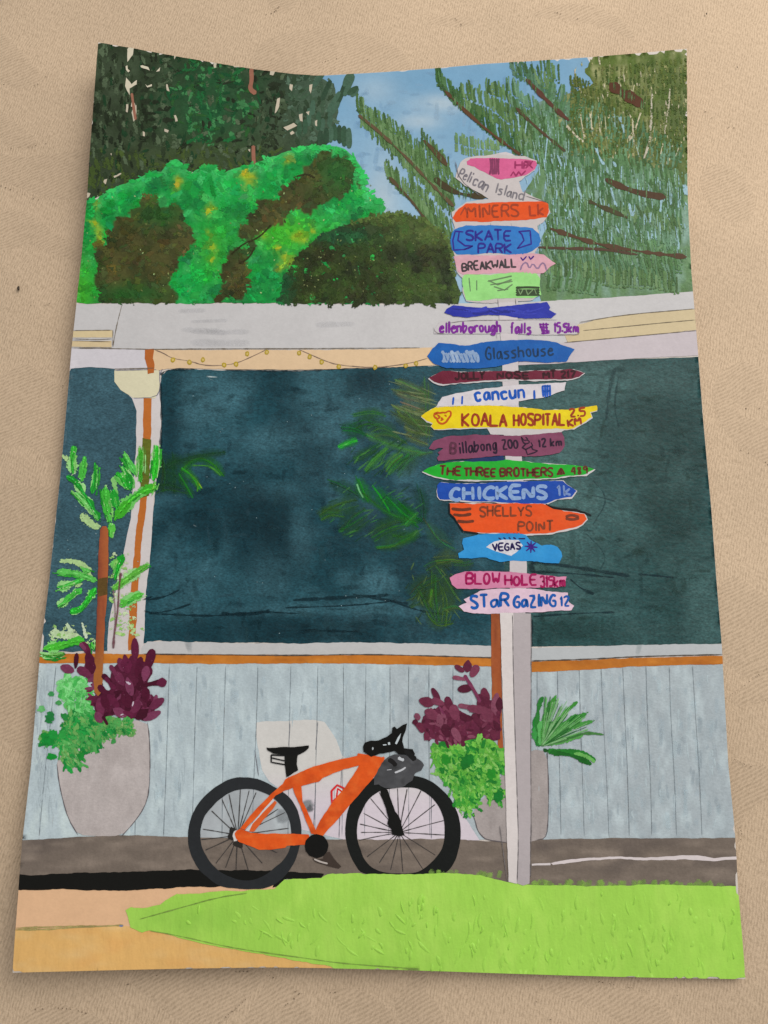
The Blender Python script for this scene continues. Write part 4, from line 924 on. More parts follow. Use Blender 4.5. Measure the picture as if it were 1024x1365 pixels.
# --- planters
def pot(outline, col, lines, label=None):
    root = empty('painted_planter', PT)
    P_('pot', root, 'wall', lambda p: p.poly(outline, col, 6.6, rough=.6, grid=5, smooth=1, field=streaky(col, tuple(c + 12 for c in col), tuple(c - 12 for c in col), 14, 22, 41)), label=label)
    plines('pencil_outline', root, lines, 1.6, (96,88,90), 7.6, .8)
    return root
zl = zc(40, 840, 4.655); zr = zc(540, 870, 3.657)
potL = pot(zl(170,820, 172,870, 180,930, 205,1050, 240,1170, 300,1272, 420,1278, 570,1275, 650,1190, 710,1100, 740,1000, 748,800, 742,650, 725,560, 500,560, 200,700), (174,164,160),
           [zl(170,830, 180,930, 205,1050, 240,1170, 300,1270), zl(730,570, 742,650, 748,800, 742,1000, 712,1100, 650,1190, 570,1278)] and [sum(([a, b] for a, b in zl(170,830, 180,930, 205,1050, 240,1170, 300,1270)), []), sum(([a, b] for a, b in zl(730,570, 742,650, 748,800, 742,1000, 712,1100, 650,1190, 570,1278)), [])])
def flat_(l): return sum(([a, b] for a, b in l), [])
potR = pot(zr(330,770, 340,810, 350,860, 370,890, 395,912, 500,926, 560,930, 620,918, 680,906, 695,860, 702,660, 692,480, 615,470, 500,560, 400,690), (162,152,148),
           [flat_(zr(330,790, 342,820, 352,862, 372,892, 400,912, 500,926)), flat_(zr(692,480, 700,660, 696,860, 682,905, 640,912))])

# --- palm in the left planter
def fr(root, name, mat, specs, z, sc, layer, kind=None, alpha=None, label=None, at=(130,700)):
    p = Paint()
    for i, (q, w_, c) in enumerate(specs): p.stroke(z(*q), w_, c, layer + i * .02, at=at, alpha=alpha, jit=.3, step=3)
    return p.build(name, root, mat, kind, label)
palm = empty('painted_palm', PT)
zp = zc(50, 560, 3.938)
pale, lt, md_, dkg = (168,200,136), (96,180,84), (52,160,50), (20,122,34)
p = Paint()
for i, (q, w_, c) in enumerate([((380,420, 400,470), 8, pale), ((360,340, 355,450), 8, (150,196,120)), ((395,290, 420,400), 8, (130,190,110)), ((190,370, 300,500), 9, (150,200,130)), ((225,495, 280,545, 330,570), 12, pale), ((150,180, 165,230), 4, pale), ((130,180, 160,220), 4, pale),
        ((460,170, 500,250), 6, (140,190,110)), ((540,130, 535,260), 8, (110,180,80)), ((560,140, 580,300), 7, (90,120,40)), ((110,740, 200,740, 290,790), 9, pale), ((240,760, 290,830), 7, pale), ((60,1130, 120,1120, 240,1150), 13, (186,208,162)), ((150,1060, 190,1130), 8, (190,210,170)),
        ((90,1080, 110,1130), 7, (186,208,162)), ((235,1060, 262,1150), 5, (196,210,180)), ((200,880, 240,850), 6, pale)]):
    p.stroke(zp(*q), w_, c, 7 + i * .02, at=(130,700), jit=.35, step=3, alpha=.9)
for i in range(120):
    x, y = (rnd(380, 560), rnd(900, 1130)) if i < 70 else ((rnd(385, 470), rnd(700, 850)) if i < 95 else (rnd(60, 300), rnd(1080, 1180)))
    c = zp(x, y)[0]; p.blob(c[0], c[1], rnd(3, 7), rnd(2, 3.5), rnd(-.6, .6), pig(random.choice([(168,196,130), (140,188,100), (186,204,160)]), (130,800)), 7.4 + i * .004, soft=rnd(.3, .7))
p.build('pale_wash', palm, 'dry', 'stuff')
FR = [((155,295, 200,320, 250,390, 290,460, 330,530), 8.5, (30,140,44)), ((195,135, 180,200, 190,290), 9, md_), ((250,190, 245,250, 232,330), 8, (70,176,62)), ((305,220, 305,300, 290,390), 7, (34,146,46)), ((200,380, 260,440, 320,520), 6, (100,186,90)),
      ((630,350, 560,370, 480,430, 400,530), 11, (60,164,40)), ((630,130, 625,220, 610,320), 9, (44,180,40)), ((455,175, 490,230, 520,290), 8, (80,184,76)), ((415,275, 450,310, 475,365), 7.5, (40,160,44)), ((450,240, 485,300, 490,370), 6.5, (30,140,40)),
      ((400,360, 405,420, 425,470), 9, (34,150,46)), ((355,350, 362,420, 370,500), 9, (66,178,58)), ((545,150, 545,250, 540,330), 8, (60,150,40)), ((385,540, 395,570, 385,620), 8, (90,190,70)), ((370,440, 380,540), 8, (70,180,60)), ((620,330, 600,380), 6, (110,190,60)),
      ((100,795, 180,800, 250,820, 315,845), 7, (90,186,80)), ((100,880, 170,865, 245,835), 7, (60,172,60)), ((105,980, 150,950, 190,910, 240,890), 8, (70,180,64)), ((170,1005, 220,1000, 270,940, 310,880), 10, (40,166,44)), ((230,780, 280,800), 5, (90,186,80)),
      ((30,1200, 100,1190, 180,1165, 250,1150), 10, (70,180,50)), ((20,1230, 80,1240, 150,1225), 6, (60,120,40)), ((455,700, 430,760, 405,840), 8, (30,150,40)), ((420,730, 395,790), 7, (120,190,90)), ((590,755, 520,800, 440,860, 395,890), 9, (90,170,60)),
      ((560,910, 500,935, 430,975), 9, (80,176,60)), ((285,1165, 300,1210), 5, (70,170,60))]
for q, w_, c in FR:
    P_('frond', palm, 'dry', lambda p: (p.stroke(zp(*q), w_ * 1.45, random.choice([(128,200,112), (150,206,130), (104,186,90)]), 9.0, at=(130,700), jit=.9, step=2.0, taper=.5, alpha=.95), p.stroke(zp(*q), w_ * 1.05, c, 9.4 + random.random() * .6, at=(130,700), jit=.8, step=2.0, taper=.4, alpha=1.3)))
p = Paint()
for i, (q, w_, c) in enumerate(FR):
    P = zp(*q)
    p.stroke([(a + rnd(-1, 1), b + rnd(-1, 1)) for a, b in P], w_ * .35, tuple(min(255, int(v * 1.25) + 14) for v in c), 10.6 + i * .01, at=(130,700), alpha=.5)
    p.stroke([(a + rnd(-2, 2), b + rnd(1, 3)) for a, b in P], w_ * .25, tuple(int(v * .75) for v in c), 10.9 + i * .01, at=(130,700), alpha=.4)
for i in range(150):
    q, w_, c = random.choice(FR); ox, oy = rnd(-6, 6), rnd(-3, 6); P = zp(*q); t0 = rnd(0, .4)
    P = resample(P, 4, False); k0 = int(len(P) * t0); P = P[k0:k0 + max(3, int(len(P) * .6))]
    if len(P) > 2: p.stroke([(a + ox, b + oy) for a, b in P], rnd(1.6, 3.6), random.choice([(120,190,96), (84,176,72), (50,156,50), (150,206,130), (30,130,40)]), 9.2 + i * .004, at=(130,700), alpha=.95, jit=.7, step=2.5)
for i in range(36):
    q, w_, c = random.choice(FR); P = resample(zp(*q), 4, False); u = P[random.randrange(len(P))]
    p.blob(u[0] + rnd(-4, 4), u[1] + rnd(-4, 4), rnd(.7, 1.8), rnd(.6, 1.1), rnd(0, 3), pig((176,206,160), (130,700)), 11.6, soft=.9, n=6)
p.build('frond_highlights', palm, 'dry', 'stuff')
P_('trunk', palm, 'board', lambda p: p.poly(pts(134,706, 137,702, 142,702, 145,708, 145,760, 143,800, 140,840, 139,868, 138,880, 137.5,905, 135,923, 131,928, 126,922, 125,905, 128,870, 129,840, 131,790, 131.5,750), (146,80,50), 12, rough=.6, step=3, grid=4,
    field=lambda x, y, at: mixf(mixf(pig((128,62,46), at), pig((164,90,50), at), np.clip((x - 130) / 12 + fbm(x, y, 4, 7, 30) - .6, 0, 1)), pig((166,104,48), at), sstep(830, 905, y) * .8)))
P_('trunk_band', palm, 'leaf', lambda p: p.poly(pts(131,772, 144,770, 144,792, 131,795), (92,70,34), 13, rough=.8, step=3), label='olive smear across the palm trunk')
P_('slender_stem', palm, 'pencil', lambda p: (p.stroke(zp(440,800, 430,880, 425,1000, 405,1120, 400,1200), 3.6, (110,70,76), 11, at=(150,800), alpha=.8, jit=.5), p.stroke(zp(400,890, 412,1000, 408,1100), 2.6, (130,100,104), 11.2, at=(150,800), alpha=.6, jit=.5)), label='thin purple-brown stem beside the trunk')

# --- purple plants
PC = [(92,28,56), (78,20,44), (104,40,68), (116,54,82), (66,16,36)]
def leafy(name, parent, region, edge, n, layer, at, size=(7, 13), wd=(3, 4.6), vertical=.5, cols=PC, stuffn=0):
    for i, (x, y, a, L, w_) in enumerate(edge):
        r = L / 2; d = (math.cos(a) * r, math.sin(a) * r)
        P_(name, parent, 'leaf', lambda p: (p.stroke([(x - d[0], y - d[1]), (x, y), (x + d[0], y + d[1])], w_, cols[i % len(cols)], layer + 1.4 + .03 * i, at=at, jit=.5, taper=.4, step=1.6)))
    if n:
        p = Paint(); k = 0
        while k < n:
            x0, y0 = np.min(region, 0); x1, y1 = np.max(region, 0)
            x, y = rnd(x0, x1), rnd(y0, y1)
            if not inside(np.array([[x, y]]), region)[0]: continue
            k += 1; a = rnd(math.pi / 2 - .9, math.pi / 2 + .9) * (1 if random.random() < vertical else 1.6); r = rnd(*size) / 2
            d = (math.cos(a) * r, math.sin(a) * r)
            p.stroke([(x - d[0], y - d[1]), (x + d[0], y + d[1])], rnd(*wd), random.choice(cols), layer + k * .003, at=at, jit=.3, taper=.5, step=2.5)
        p.build(name + '_mass' if False else 'inner_leaves', parent, 'leaf', 'stuff')
pl = empty('painted_purple_plant', PT)
atL = (150, 920)
regL1 = zl(360,200, 440,200, 440,400, 560,380, 640,340, 740,370, 800,440, 700,560, 600,540, 480,520, 420,570, 380,480, 350,330)
regL2 = zl(480,290, 545,190, 640,120, 770,160, 775,250, 740,320, 700,400, 560,400, 470,300)
P_('base_wash', pl, 'leaf', lambda p: (p.poly(zl(545,200, 600,190, 640,150, 690,190, 740,200, 770,260, 735,310, 720,380, 790,460, 770,520, 700,550, 620,540, 590,520, 440,540, 400,500, 400,380, 520,370, 490,300), (84,26,50), 9.9, at=atL, rough=1.0, step=3, smooth=1), p.poly(zl(360,150, 405,170, 400,330, 370,320, 330,270), (104,46,72), 9.9, at=atL, rough=1, step=3)))
leafy('leaf', pl, regL1, [(*zl(x, y)[0], math.radians(a), L / 4.655, w_ / 4.655) for (x, y, a, L, w_) in [
    (655,120,88,130,62), (745,190,105,140,55), (570,215,70,80,60), (235,240,20,80,50), (290,190,95,90,42), (350,110,60,80,36), (375,200,80,140,50), (340,260,30,90,50), (330,100,50,50,22),
    (770,330,-10,130,40), (820,325,-15,60,40), (720,400,100,80,36), (790,455,-35,100,44), (760,530,-25,110,50), (480,300,40,70,40), (500,330,50,90,36), (460,380,50,90,46), (440,480,80,110,50), (430,540,60,70,44), (470,560,60,60,20),
    (600,210,80,110,60), (680,230,100,120,60), (560,300,60,90,46), (620,350,75,110,50), (690,320,100,100,50), (520,440,50,100,50), (600,430,70,100,50), (660,470,110,90,46), (560,510,30,90,42), (700,520,140,90,46), (620,520,20,80,40), (470,450,70,90,46), (520,250,60,70,40), (720,270,100,90,46)]],
    90, 10.6, atL, size=(7, 14), wd=(3.4, 6))
p = Paint()
for i in range(260):
    q = random.choice([regL1, regL2]); x0, y0 = np.min(q, 0); x1, y1 = np.max(q, 0); x, y = rnd(x0, x1), rnd(y0, y1)
    if not inside(np.array([[x, y]]), q)[0]: continue
    a = rnd(.6, 2.4); p.stroke([(x, y), (x + math.cos(a) * 4, y + math.sin(a) * 4)], rnd(.9, 1.8), random.choice([(140,86,108), (156,112,130), (128,66,92), (58,14,30), (66,18,36)]), 14.2 + i * .003, at=atL, alpha=.9)
p.blob(*zl(612,325)[0], 3.4, 1.8, .5, pig((186,170,182), atL), 14.6, rnd=.5, n=12); p.blob(*zl(642,455)[0], 1.3, 3, .1, pig((190,176,186), atL), 14.6, rnd=.5); p.blob(*zl(575,522)[0], 2.4, 1.1, -.5, pig((186,176,184), atL), 14.6, rnd=.5)
p.build('leaf_veins', pl, 'dry', 'stuff')
pr = empty('painted_purple_plant', PT)
atR = (610, 960)
P_('base_wash', pr, 'leaf', lambda p: p.poly(zr(75,320, 120,285, 190,250, 240,270, 300,300, 340,330, 350,270, 400,230, 465,240, 470,420, 440,430, 340,410, 250,455, 180,430, 100,410), (98,36,60), 9.9, at=atR, rough=1.2, step=3, smooth=1))
P_('stem', pr, 'leaf', lambda p: (p.stroke(zr(290,110, 315,150, 340,190, 365,240), 4.4, (118,50,80), 12.6, at=atR), p.stroke(zr(165,260, 190,300), 3, (118,50,80), 12.6, at=atR)))
leafy('leaf', pr, zr(70,320, 190,250, 300,290, 360,260, 400,220, 465,230, 470,420, 330,410, 250,460, 100,420), [(*zr(x, y)[0], math.radians(a), L / 3.657, w_ / 3.657) for (x, y, a, L, w_) in [
    (265,78,35,50,30), (305,65,95,55,32), (338,90,120,60,34), (265,125,10,62,34), (292,175,-8,66,34), (105,240,15,70,38), (150,205,60,70,36), (160,240,20,60,36), (60,312,60,34,26), (55,345,50,40,26), (75,365,60,50,30), (215,250,70,70,36), (240,290,80,70,40),
    (290,262,10,60,26), (300,318,10,52,34), (390,215,80,80,50), (380,240,60,80,46), (345,275,10,80,34), (440,245,100,90,50), (460,250,90,60,40), (105,405,80,40,26), (280,430,80,50,26), (130,300,30,70,40), (170,330,80,60,40), (200,380,70,60,40), (430,330,80,80,40), (350,330,60,70,40), (400,300,60,80,40), (250,400,60,70,36), (445,355,60,50,34), (430,400,70,50,34)]],
    110, 10.6, atR, size=(6, 11), wd=(3, 5), cols=[(104,40,62), (92,32,54), (118,54,76), (130,70,90), (80,26,46)])
p = Paint()
for i in range(240):
    q = zr(75,320, 190,270, 300,300, 340,330, 460,300, 460,400, 250,450, 100,410); x0, y0 = np.min(q, 0); x1, y1 = np.max(q, 0); x, y = rnd(x0, x1), rnd(y0, y1)
    if not inside(np.array([[x, y]]), q)[0]: continue
    a = rnd(.2, 2.8); p.stroke([(x, y), (x + math.cos(a) * 4, y + math.sin(a) * 4)], rnd(.9, 2), random.choice([(160,112,132), (146,94,116), (176,150,166), (72,22,40), (84,28,48)]), 14.2 + i * .003, at=atR, alpha=.65)
p.build('leaf_veins', pr, 'dry', 'stuff')

# --- green herbs spilling out of the planters
def herb(name, reg, dense, n, cols, at, layer, extra=()):
    root = empty(name, PT)
    P_('base_wash', root, 'dry', lambda p: [p.blob(x, y, rnd(6, 12), rnd(4, 8), rnd(0, 3), pig(random.choice(cols), at), layer + .001 * i, soft=.95) for i, (x, y) in enumerate(dense)], 'stuff')
    x0, y0 = np.min(reg, 0); x1, y1 = np.max(reg, 0); p = Paint(); k = 0
    while k < n:
        x, y = rnd(x0, x1), rnd(y0, y1)
        if not inside(np.array([[x, y]]), reg)[0]: continue
        k += 1; a = rnd(.2, 2.0); L = rnd(6, 15)
        p.stroke([(x, y), (x + math.cos(a) * L, y + math.sin(a) * L)], rnd(3, 7), random.choice(cols), layer + 1 + k * .003, at=at, alpha=rnd(.7, 1.1), jit=.6, step=3)
    p.build('leaf_dabs', root, 'dry', 'stuff')
    for i, (x, y, rx, ry, a, c) in enumerate(extra):
        P_('leaf', root, 'dry', lambda p: p.blob(x, y, rx * 1.1, ry * 1.1, a, pig(c, at), layer + 3 + .02 * i, soft=1.1, n=16, rnd=.2))
    return root
def fill_pts(reg, n):
    x0, y0 = np.min(reg, 0); x1, y1 = np.max(reg, 0); out = []
    while len(out) < n:
        q = (rnd(x0, x1), rnd(y0, y1))
        if inside(np.array([q]), reg)[0]: out.append(q)
    return out
hl1 = zl(190,310, 240,285, 340,300, 370,400, 380,500, 330,520, 250,500, 190,380)
hl2 = zl(250,490, 400,510, 460,560, 440,720, 330,760, 320,830, 220,840, 190,760, 190,600)
hl3 = zl(430,540, 560,540, 650,560, 630,640, 520,690, 440,690)
hl4 = zl(70,640, 130,620, 330,640, 330,700, 200,720, 80,700)
GL = [(96,186,100), (60,168,76), (36,144,62), (130,200,128), (24,124,50)]
herb('painted_herb', hl1, fill_pts(hl1, 60), 130, [(110,196,112), (88,182,92), (66,166,76), (130,204,130)], (90,930), 8.2)
hL = herb('painted_herb', hl2, fill_pts(hl2, 110) + fill_pts(hl3, 40) + fill_pts(hl4, 30), 230, [(36,150,64), (26,126,54), (80,160,80), (60,150,70), (104,160,84)], (110,980), 8.6,
     [(*zl(x, y)[0], rx / 4.655, ry / 4.655, a, c) for (x, y, rx, ry, a, c) in [(135,395,22,16,0,(60,140,80)), (180,450,22,16,0,(70,150,80)), (75,488,24,22,0,(100,176,104)), (125,540,30,44,.2,(36,120,60)), (220,535,30,24,.5,(40,130,60)), (100,670,36,44,.3,(24,132,50)), (150,650,34,40,.2,(30,140,56)),
        (140,785,38,24,-.1,(24,136,50)), (120,690,40,26,.3,(24,130,50)), (205,650,30,34,.4,(44,146,62)), (320,780,26,34,0,(30,130,48)), (520,690,16,18,0,(60,140,70))]])
p = Paint()
for i, (x, y) in enumerate(fill_pts(hl3, 60) + fill_pts(zl(190,640, 330,640, 320,830, 220,840), 60)):
    p.stroke([(x, y), (x + rnd(-3, 5), y + rnd(3, 8))], rnd(2, 4), random.choice([(80,160,84), (104,176,100), (130,170,104), (64,146,70)]), 10 + i * .004, at=(110,980), alpha=.8)
p.build('loose_dabs', hL, 'dry', 'stuff')
hr = zr(135,450, 200,445, 260,470, 300,420, 350,405, 430,430, 482,490, 482,560, 440,620, 480,680, 460,733, 430,705, 370,690, 330,780, 260,765, 220,660, 165,600, 138,530)
P_('wash', herb('painted_herb', hr, fill_pts(hr, 150), 330, [(112,184,70), (92,170,60), (60,150,52), (130,190,92), (34,122,44), (82,164,62)], (620,1020), 8.6,
     [(*zr(x, y)[0], rx / 3.657, ry / 3.657, a, c) for (x, y, rx, ry, a, c) in [(455,700,26,34,.2,(24,118,44)), (300,530,34,44,.6,(26,112,40)), (200,520,26,30,.2,(40,136,40)), (420,590,26,30,.4,(40,140,40)), (470,500,14,26,0,(120,190,80)), (360,420,16,30,.2,(120,190,80))]]),
   'leaf', lambda p: p.poly(hr, (96,174,62), 8.1, at=(620,1020), rough=2.0, step=3, smooth=1))
# fern of thin blades
fern = empty('painted_fern', PT)
for q, w_, c in [((650,465, 640,400, 632,300), 10, (34,128,50)), ((655,460, 640,320, 655,250, 672,212), 6, (44,120,50)), ((640,440, 635,350), 9, (60,150,70)), ((655,450, 680,330, 710,260, 738,205), 8, (70,146,60)), ((660,450, 650,380, 665,330), 6, (90,170,90)), ((660,455, 720,350, 780,290, 840,238), 6, (60,136,52)),
                 ((665,455, 730,380, 800,330, 895,292), 9, (58,140,56)), ((670,455, 740,400, 820,360, 925,330), 7, (72,150,66)), ((680,450, 760,430, 850,398, 900,390, 970,400), 5, (70,124,64)), ((690,445, 780,425, 870,400), 7, (90,166,80)), ((670,400, 730,330, 770,310), 10, (70,150,64)),
                 ((680,480, 760,480, 850,490, 900,505, 930,530), 9, (40,124,44)), ((700,485, 800,495, 860,520, 910,545), 6, (30,100,36)), ((820,490, 900,510, 925,535), 5, (110,180,90))]:
    P_('blade', fern, 'dry', lambda p: p.stroke(zr(*q), w_ * 1.15, c, 9 + random.random(), at=(750,970), jit=.6, taper=.15, step=2.5, alpha=1.1))
P_('fine_blades', fern, 'glaze', lambda p: [p.stroke([zr(665, 455)[0], zr(665 + r * math.cos(a) * .6, 455 - r * math.sin(a) * .6)[0], zr(665 + r * math.cos(a), 455 - r * math.sin(a))[0]], rnd(1.2, 3), random.choice([(110,180,100), (60,130,60), (140,190,130), (40,110,46)]), 10.2 + i * .01, at=(750,970), alpha=.7) for i, (a, r) in enumerate([(rnd(.25, 1.5), rnd(100, 260)) for _ in range(80)])], 'stuff')
P_('base_knot', fern, 'leaf', lambda p: p.blob(*zr(685, 475)[0], 4, 2.4, .2, pig((30,84,36), (725,1000)), 11))

# --- palms mirrored in the dark glass
zq = zc(420, 500, 3.79)
def mirrored(specs, at, label=None, n=1.0, kind_='mirrored_frond'):
    root = empty(kind_, PT)
    if label: root['label'] = label
    def go(p):
        i = 0
        for (z_, w_, c, a) in specs:
            i += 1
            if w_ < 5: p.stroke(z_, w_, c, 5.5 + i * .02, at=at, alpha=a, jit=.3, step=3); continue
            p.stroke(z_, w_ * 1.9, c, 5.5 + i * .02, at=at, alpha=a * .5, jit=.3, step=3)
            for k in range(4):
                o = rnd(-.5, .5) * w_; c2 = tuple(int(min(255, v * rnd(.8, 1.45))) for v in c); i += .3
                p.stroke([(u + o * .5 + rnd(-1, 1), v + o * .7 + rnd(-1, 1)) for u, v in z_], rnd(1.2, 2.6), c2, 5.6 + i * .02, at=at, alpha=a * .6, jit=.5, step=3)
    P_('leaf_strokes', root, 'glaze', go, 'stuff')
OLV = (98,118,66); OGR = (52,100,44); BGR = (24,128,36)
sp = []
for i in range(9):
    y = 45 + i * 32; sp.append((zq(575, y + rnd(20, 60), 470 + rnd(-20, 20), y + rnd(0, 20), 340 + rnd(0, 90) + i * 7, y + rnd(-24, 6)), rnd(6, 9), random.choice([(96,118,66), (110,130,82), (84,108,58)]), rnd(.5, .8)))
sp += [(zq(560,20, 565,160, 570,330), 12, (80,104,54), .6), (zq(450,180, 520,250, 580,320), 14, (84,108,60), .5), (zq(380,190, 470,240, 560,300), 12, (80,104,58), .45)]
for i in range(22): x, y = rnd(350, 560), rnd(30, 300); sp.append((zq(x, y, x + rnd(60, 110), y + rnd(10, 35)), rnd(1.2, 2.4), (140,156,108), .4))
mirrored(sp, (540,560), 'olive palm fronds mirrored in the glass behind the upper boards')
sp = [(zq(255,295, 340,335, 430,370, 560,400), 7, (76,134,76), .8), (zq(120,370, 160,345, 215,330), 8, (40,150,50), .9), (zq(125,360, 170,345), 2.5, (120,190,120), .8), (zq(130,270, 200,270, 260,300), 14, (24,96,34), .8), (zq(190,210, 290,190, 360,210), 12, (48,100,50), .7), (zq(200,260, 260,230, 330,260), 12, (40,90,40), .6),
      (zq(330,350, 250,400, 195,430), 10, (44,96,46), .7), (zq(370,370, 300,430, 255,490), 8, (60,130,50), .8), (zq(440,395, 390,430, 355,480), 8, (70,140,56), .8), (zq(480,400, 430,440, 370,500), 9, (50,108,48), .6), (zq(540,400, 480,440, 420,520), 12, (54,96,56), .5), (zq(270,280, 330,250, 420,300), 10, (56,104,54), .5), (zq(300,310, 380,300, 470,350), 8, (60,110,60), .5), (zq(520,400, 600,390), 10, (70,110,70), .4)]
for i in range(26): x, y = rnd(190, 480), rnd(320, 480); sp.append((zq(x, y, x - rnd(30, 60), y + rnd(30, 60)), rnd(1.5, 3), random.choice([(80,146,70), (34,84,40)]), .45))
mirrored(sp, (500,600), 'green palm frond with a bright tip mirrored in the glass')
sp = [(zq(215,520, 240,580, 270,640), 12, (34,130,46), .9), (zq(212,550, 225,590, 245,620), 2.4, (120,190,130), .9), (zq(300,570, 340,620, 380,690), 12, (24,120,36), .85), (zq(360,620, 420,680, 520,760), 12, (24,124,34), .8), (zq(420,640, 480,700, 540,740), 12, (20,100,34), .7), (zq(70,545, 150,570, 230,620), 14, (34,84,44), .6), (zq(30,720, 100,670, 220,640), 15, (50,96,44), .7),
      (zq(130,800, 200,770, 270,720), 15, (44,92,44), .7), (zq(280,820, 360,770, 470,740), 16, (44,100,40), .7), (zq(300,860, 400,850, 520,780), 16, (50,104,44), .75), (zq(520,560, 550,660, 545,750), 12, (20,70,40), .6), (zq(20,720, 60,690, 140,700), 14, (60,104,44), .6), (zq(120,780, 180,700, 250,660), 12, (40,84,40), .5), (zq(400,820, 470,830, 530,790), 12, (40,110,40), .6), (zq(560,740, 620,830, 700,870), 14, (60,110,60), .45), (zq(450,760, 520,690), 8, (60,150,60), .5), (zq(240,600, 360,700, 520,750), 6, (40,110,40), .6)]
for i in range(34): x, y = rnd(60, 520), rnd(570, 860); sp.append((zq(x, y, x + rnd(20, 60), y - rnd(10, 40)), rnd(1.4, 3), random.choice([(80,140,76), (30,76,40), (60,140,60)]), .4))
mirrored(sp, (490,680), 'broad green palm leaves mirrored in the middle of the glass')
sp = [(zq(600,930, 680,920, 740,930), 14, (78,104,52), .7), (zq(560,990, 610,960, 690,950), 14, (60,92,46), .7), (zq(590,1080, 580,1140, 590,1175), 6, (96,140,50), .85), (zq(480,1120, 540,1050, 620,1020), 15, (52,88,44), .7), (zq(470,1160, 540,1130, 640,1080), 15, (56,90,44), .7), (zq(620,980, 680,1060, 720,1130), 15, (62,98,46), .7), (zq(630,1050, 660,1140, 650,1260), 14, (66,100,46), .6),
      (zq(560,1200, 610,1260, 690,1240), 13, (60,92,46), .6), (zq(640,1180, 700,1160, 740,1180), 13, (66,96,50), .55), (zq(600,1000, 600,1100, 620,1240), 12, (56,92,42), .6), (zq(520,1080, 560,1160, 600,1230), 12, (50,84,42), .5), (zq(700,960, 760,960, 800,950), 10, (66,96,56), .5)]
for i in range(30): x, y = rnd(470, 720), rnd(940, 1230); sp.append((zq(x, y, x + rnd(-30, 40), y + rnd(20, 50)), rnd(1.4, 3), random.choice([(104,136,70), (44,74,38)]), .4))
mirrored(sp, (590,780), 'olive fronds mirrored behind the lowest boards')
sp = [(zc(200,480,2.844)(40,340, 60,420, 50,500), 16, (36,76,44), .7), (zc(200,480,2.844)(90,350, 95,430, 90,500), 14, (34,84,40), .6), (zc(200,480,2.844)(120,420, 170,370, 230,380, 280,440), 8, (40,110,34), .8), (zc(200,480,2.844)(120,410, 160,440, 190,490), 7, (50,130,40), .8), (zc(200,480,2.844)(110,430, 140,480, 160,520), 8, (40,110,36), .7),
      (zc(200,480,2.844)(60,400, 180,360, 290,350), 9, (36,78,46), .6), (zc(200,480,2.844)(20,500, 60,480, 140,500), 12, (34,72,44), .6), (zc(200,480,2.844)(180,460, 200,490), 2.5, (120,170,40), .8), (zc(200,480,2.844)(160,400, 230,400, 270,440), 3, (70,140,50), .7), (zc(200,480,2.844)(150,430, 185,460, 180,500), 2.6, (70,140,40), .7), (zc(200,480,2.844)(30,360, 30,440), 10, (40,84,48), .6)]
mirrored(sp, (250,620), 'small dark green frond mirrored beside the white column')

# --- signpost and its boards
FONT = {
'A':'003860/1353','B':'00084867654404/44636140'+'00','C':'675838160311305061','D':'00083866633000','E':'68080060/0454','F':'680800/0454','G':'67583816031130506164'+'34','H':'0800/6860/0464','I':'3830','J':'5851301002','K':'0800/6804/0460','L':'080060','M':'0008336860','N':'00086068',
'O':'381704113051645738','P':'00084867654404','R':'00084867654404/3460','S':'67581806154462502001','T':'0868/3830','U':'080210506268','V':'083068','W':'0810355068','Y':'0834/683430','Z':'08680060','X':'0860/6800',
'0':'381704113051645738','1':'163830','2':'072858660060','3':'072858665434/345462501001','4':'480363/5850','5':'68080555635000','7':'086820','8':'341738573411305134','9':'66441517486650','.':'3031',' ':'',
'a':'552503104155/5560','b':'0800/043555532000','c':'54350403104051','d':'6860/643504031061','e':'0353543503104061','f':'5838262'+'0/0545','g':'552503104155/555b2b0a','h':'0800/04355450','i':'2520/2728','k':'0800/5502/0250','l':'2820','m':'0500/04253430/34556460','n':'0500/04355450','o':'350411305154'+'35','r':'0500/043555','s':'552504524000','u':'0502104053/5550','w':'0510345065'}
YM = {'a': -1, 'b': -2, 'c': -3}
ADV = {'i': .5, 'l': .5, 'I': .5, '1': .6, '.': .4, ' ': .7, 'm': 1.25, 'w': 1.15, 'M': 1.15, 'W': 1.2, 'f': .8, 'r': .8}
def text(p, s, x0, y0, x1, y1, h, w_, col, layer, at=None, jit=.5, alpha=None):
    tot = sum(ADV.get(c, 1.0) for c in s); L = math.hypot(x1 - x0, y1 - y0); ux, uy = (x1 - x0) / L, (y1 - y0) / L; cw = L / tot; pos = 0.0
    for c in s:
        a = ADV.get(c, 1.0) * cw; g = FONT.get(c, ''); gw = a * rnd(.68, .82); dy = rnd(-jit, jit) * 1.3; hs = rnd(.92, 1.08)
        for st in [t for t in g.split('/') if t]:
            P = []
            for i in range(0, len(st), 2):
                gx = int(st[i]) / 6; gy = (YM[st[i + 1]] if st[i + 1] in YM else int(st[i + 1])) / 8 * hs
                u = pos + gx * gw + rnd(-jit, jit) * .5; v = gy * h + rnd(-jit, jit) * .5 + dy
                P.append((x0 + ux * u + uy * v, y0 + uy * u - ux * v))
            p.stroke(P, w_ * 1.22, col, layer, at=at or ((x0 + x1) / 2, (y0 + y1) / 2), smooth=1 if len(P) > 3 else 0, step=1.6, jit=.18, taper=.8, alpha=alpha)
        pos += a
def scrib(p, lines, w_, col, layer, at=None):
    for l in lines: p.stroke(pts(*l) if not isinstance(l[0], tuple) else l, w_, col, layer, at=at, smooth=0 if len(l) < 7 else 1, step=1.8, jit=.2, taper=.8)
post = empty('painted_signpost', PT)
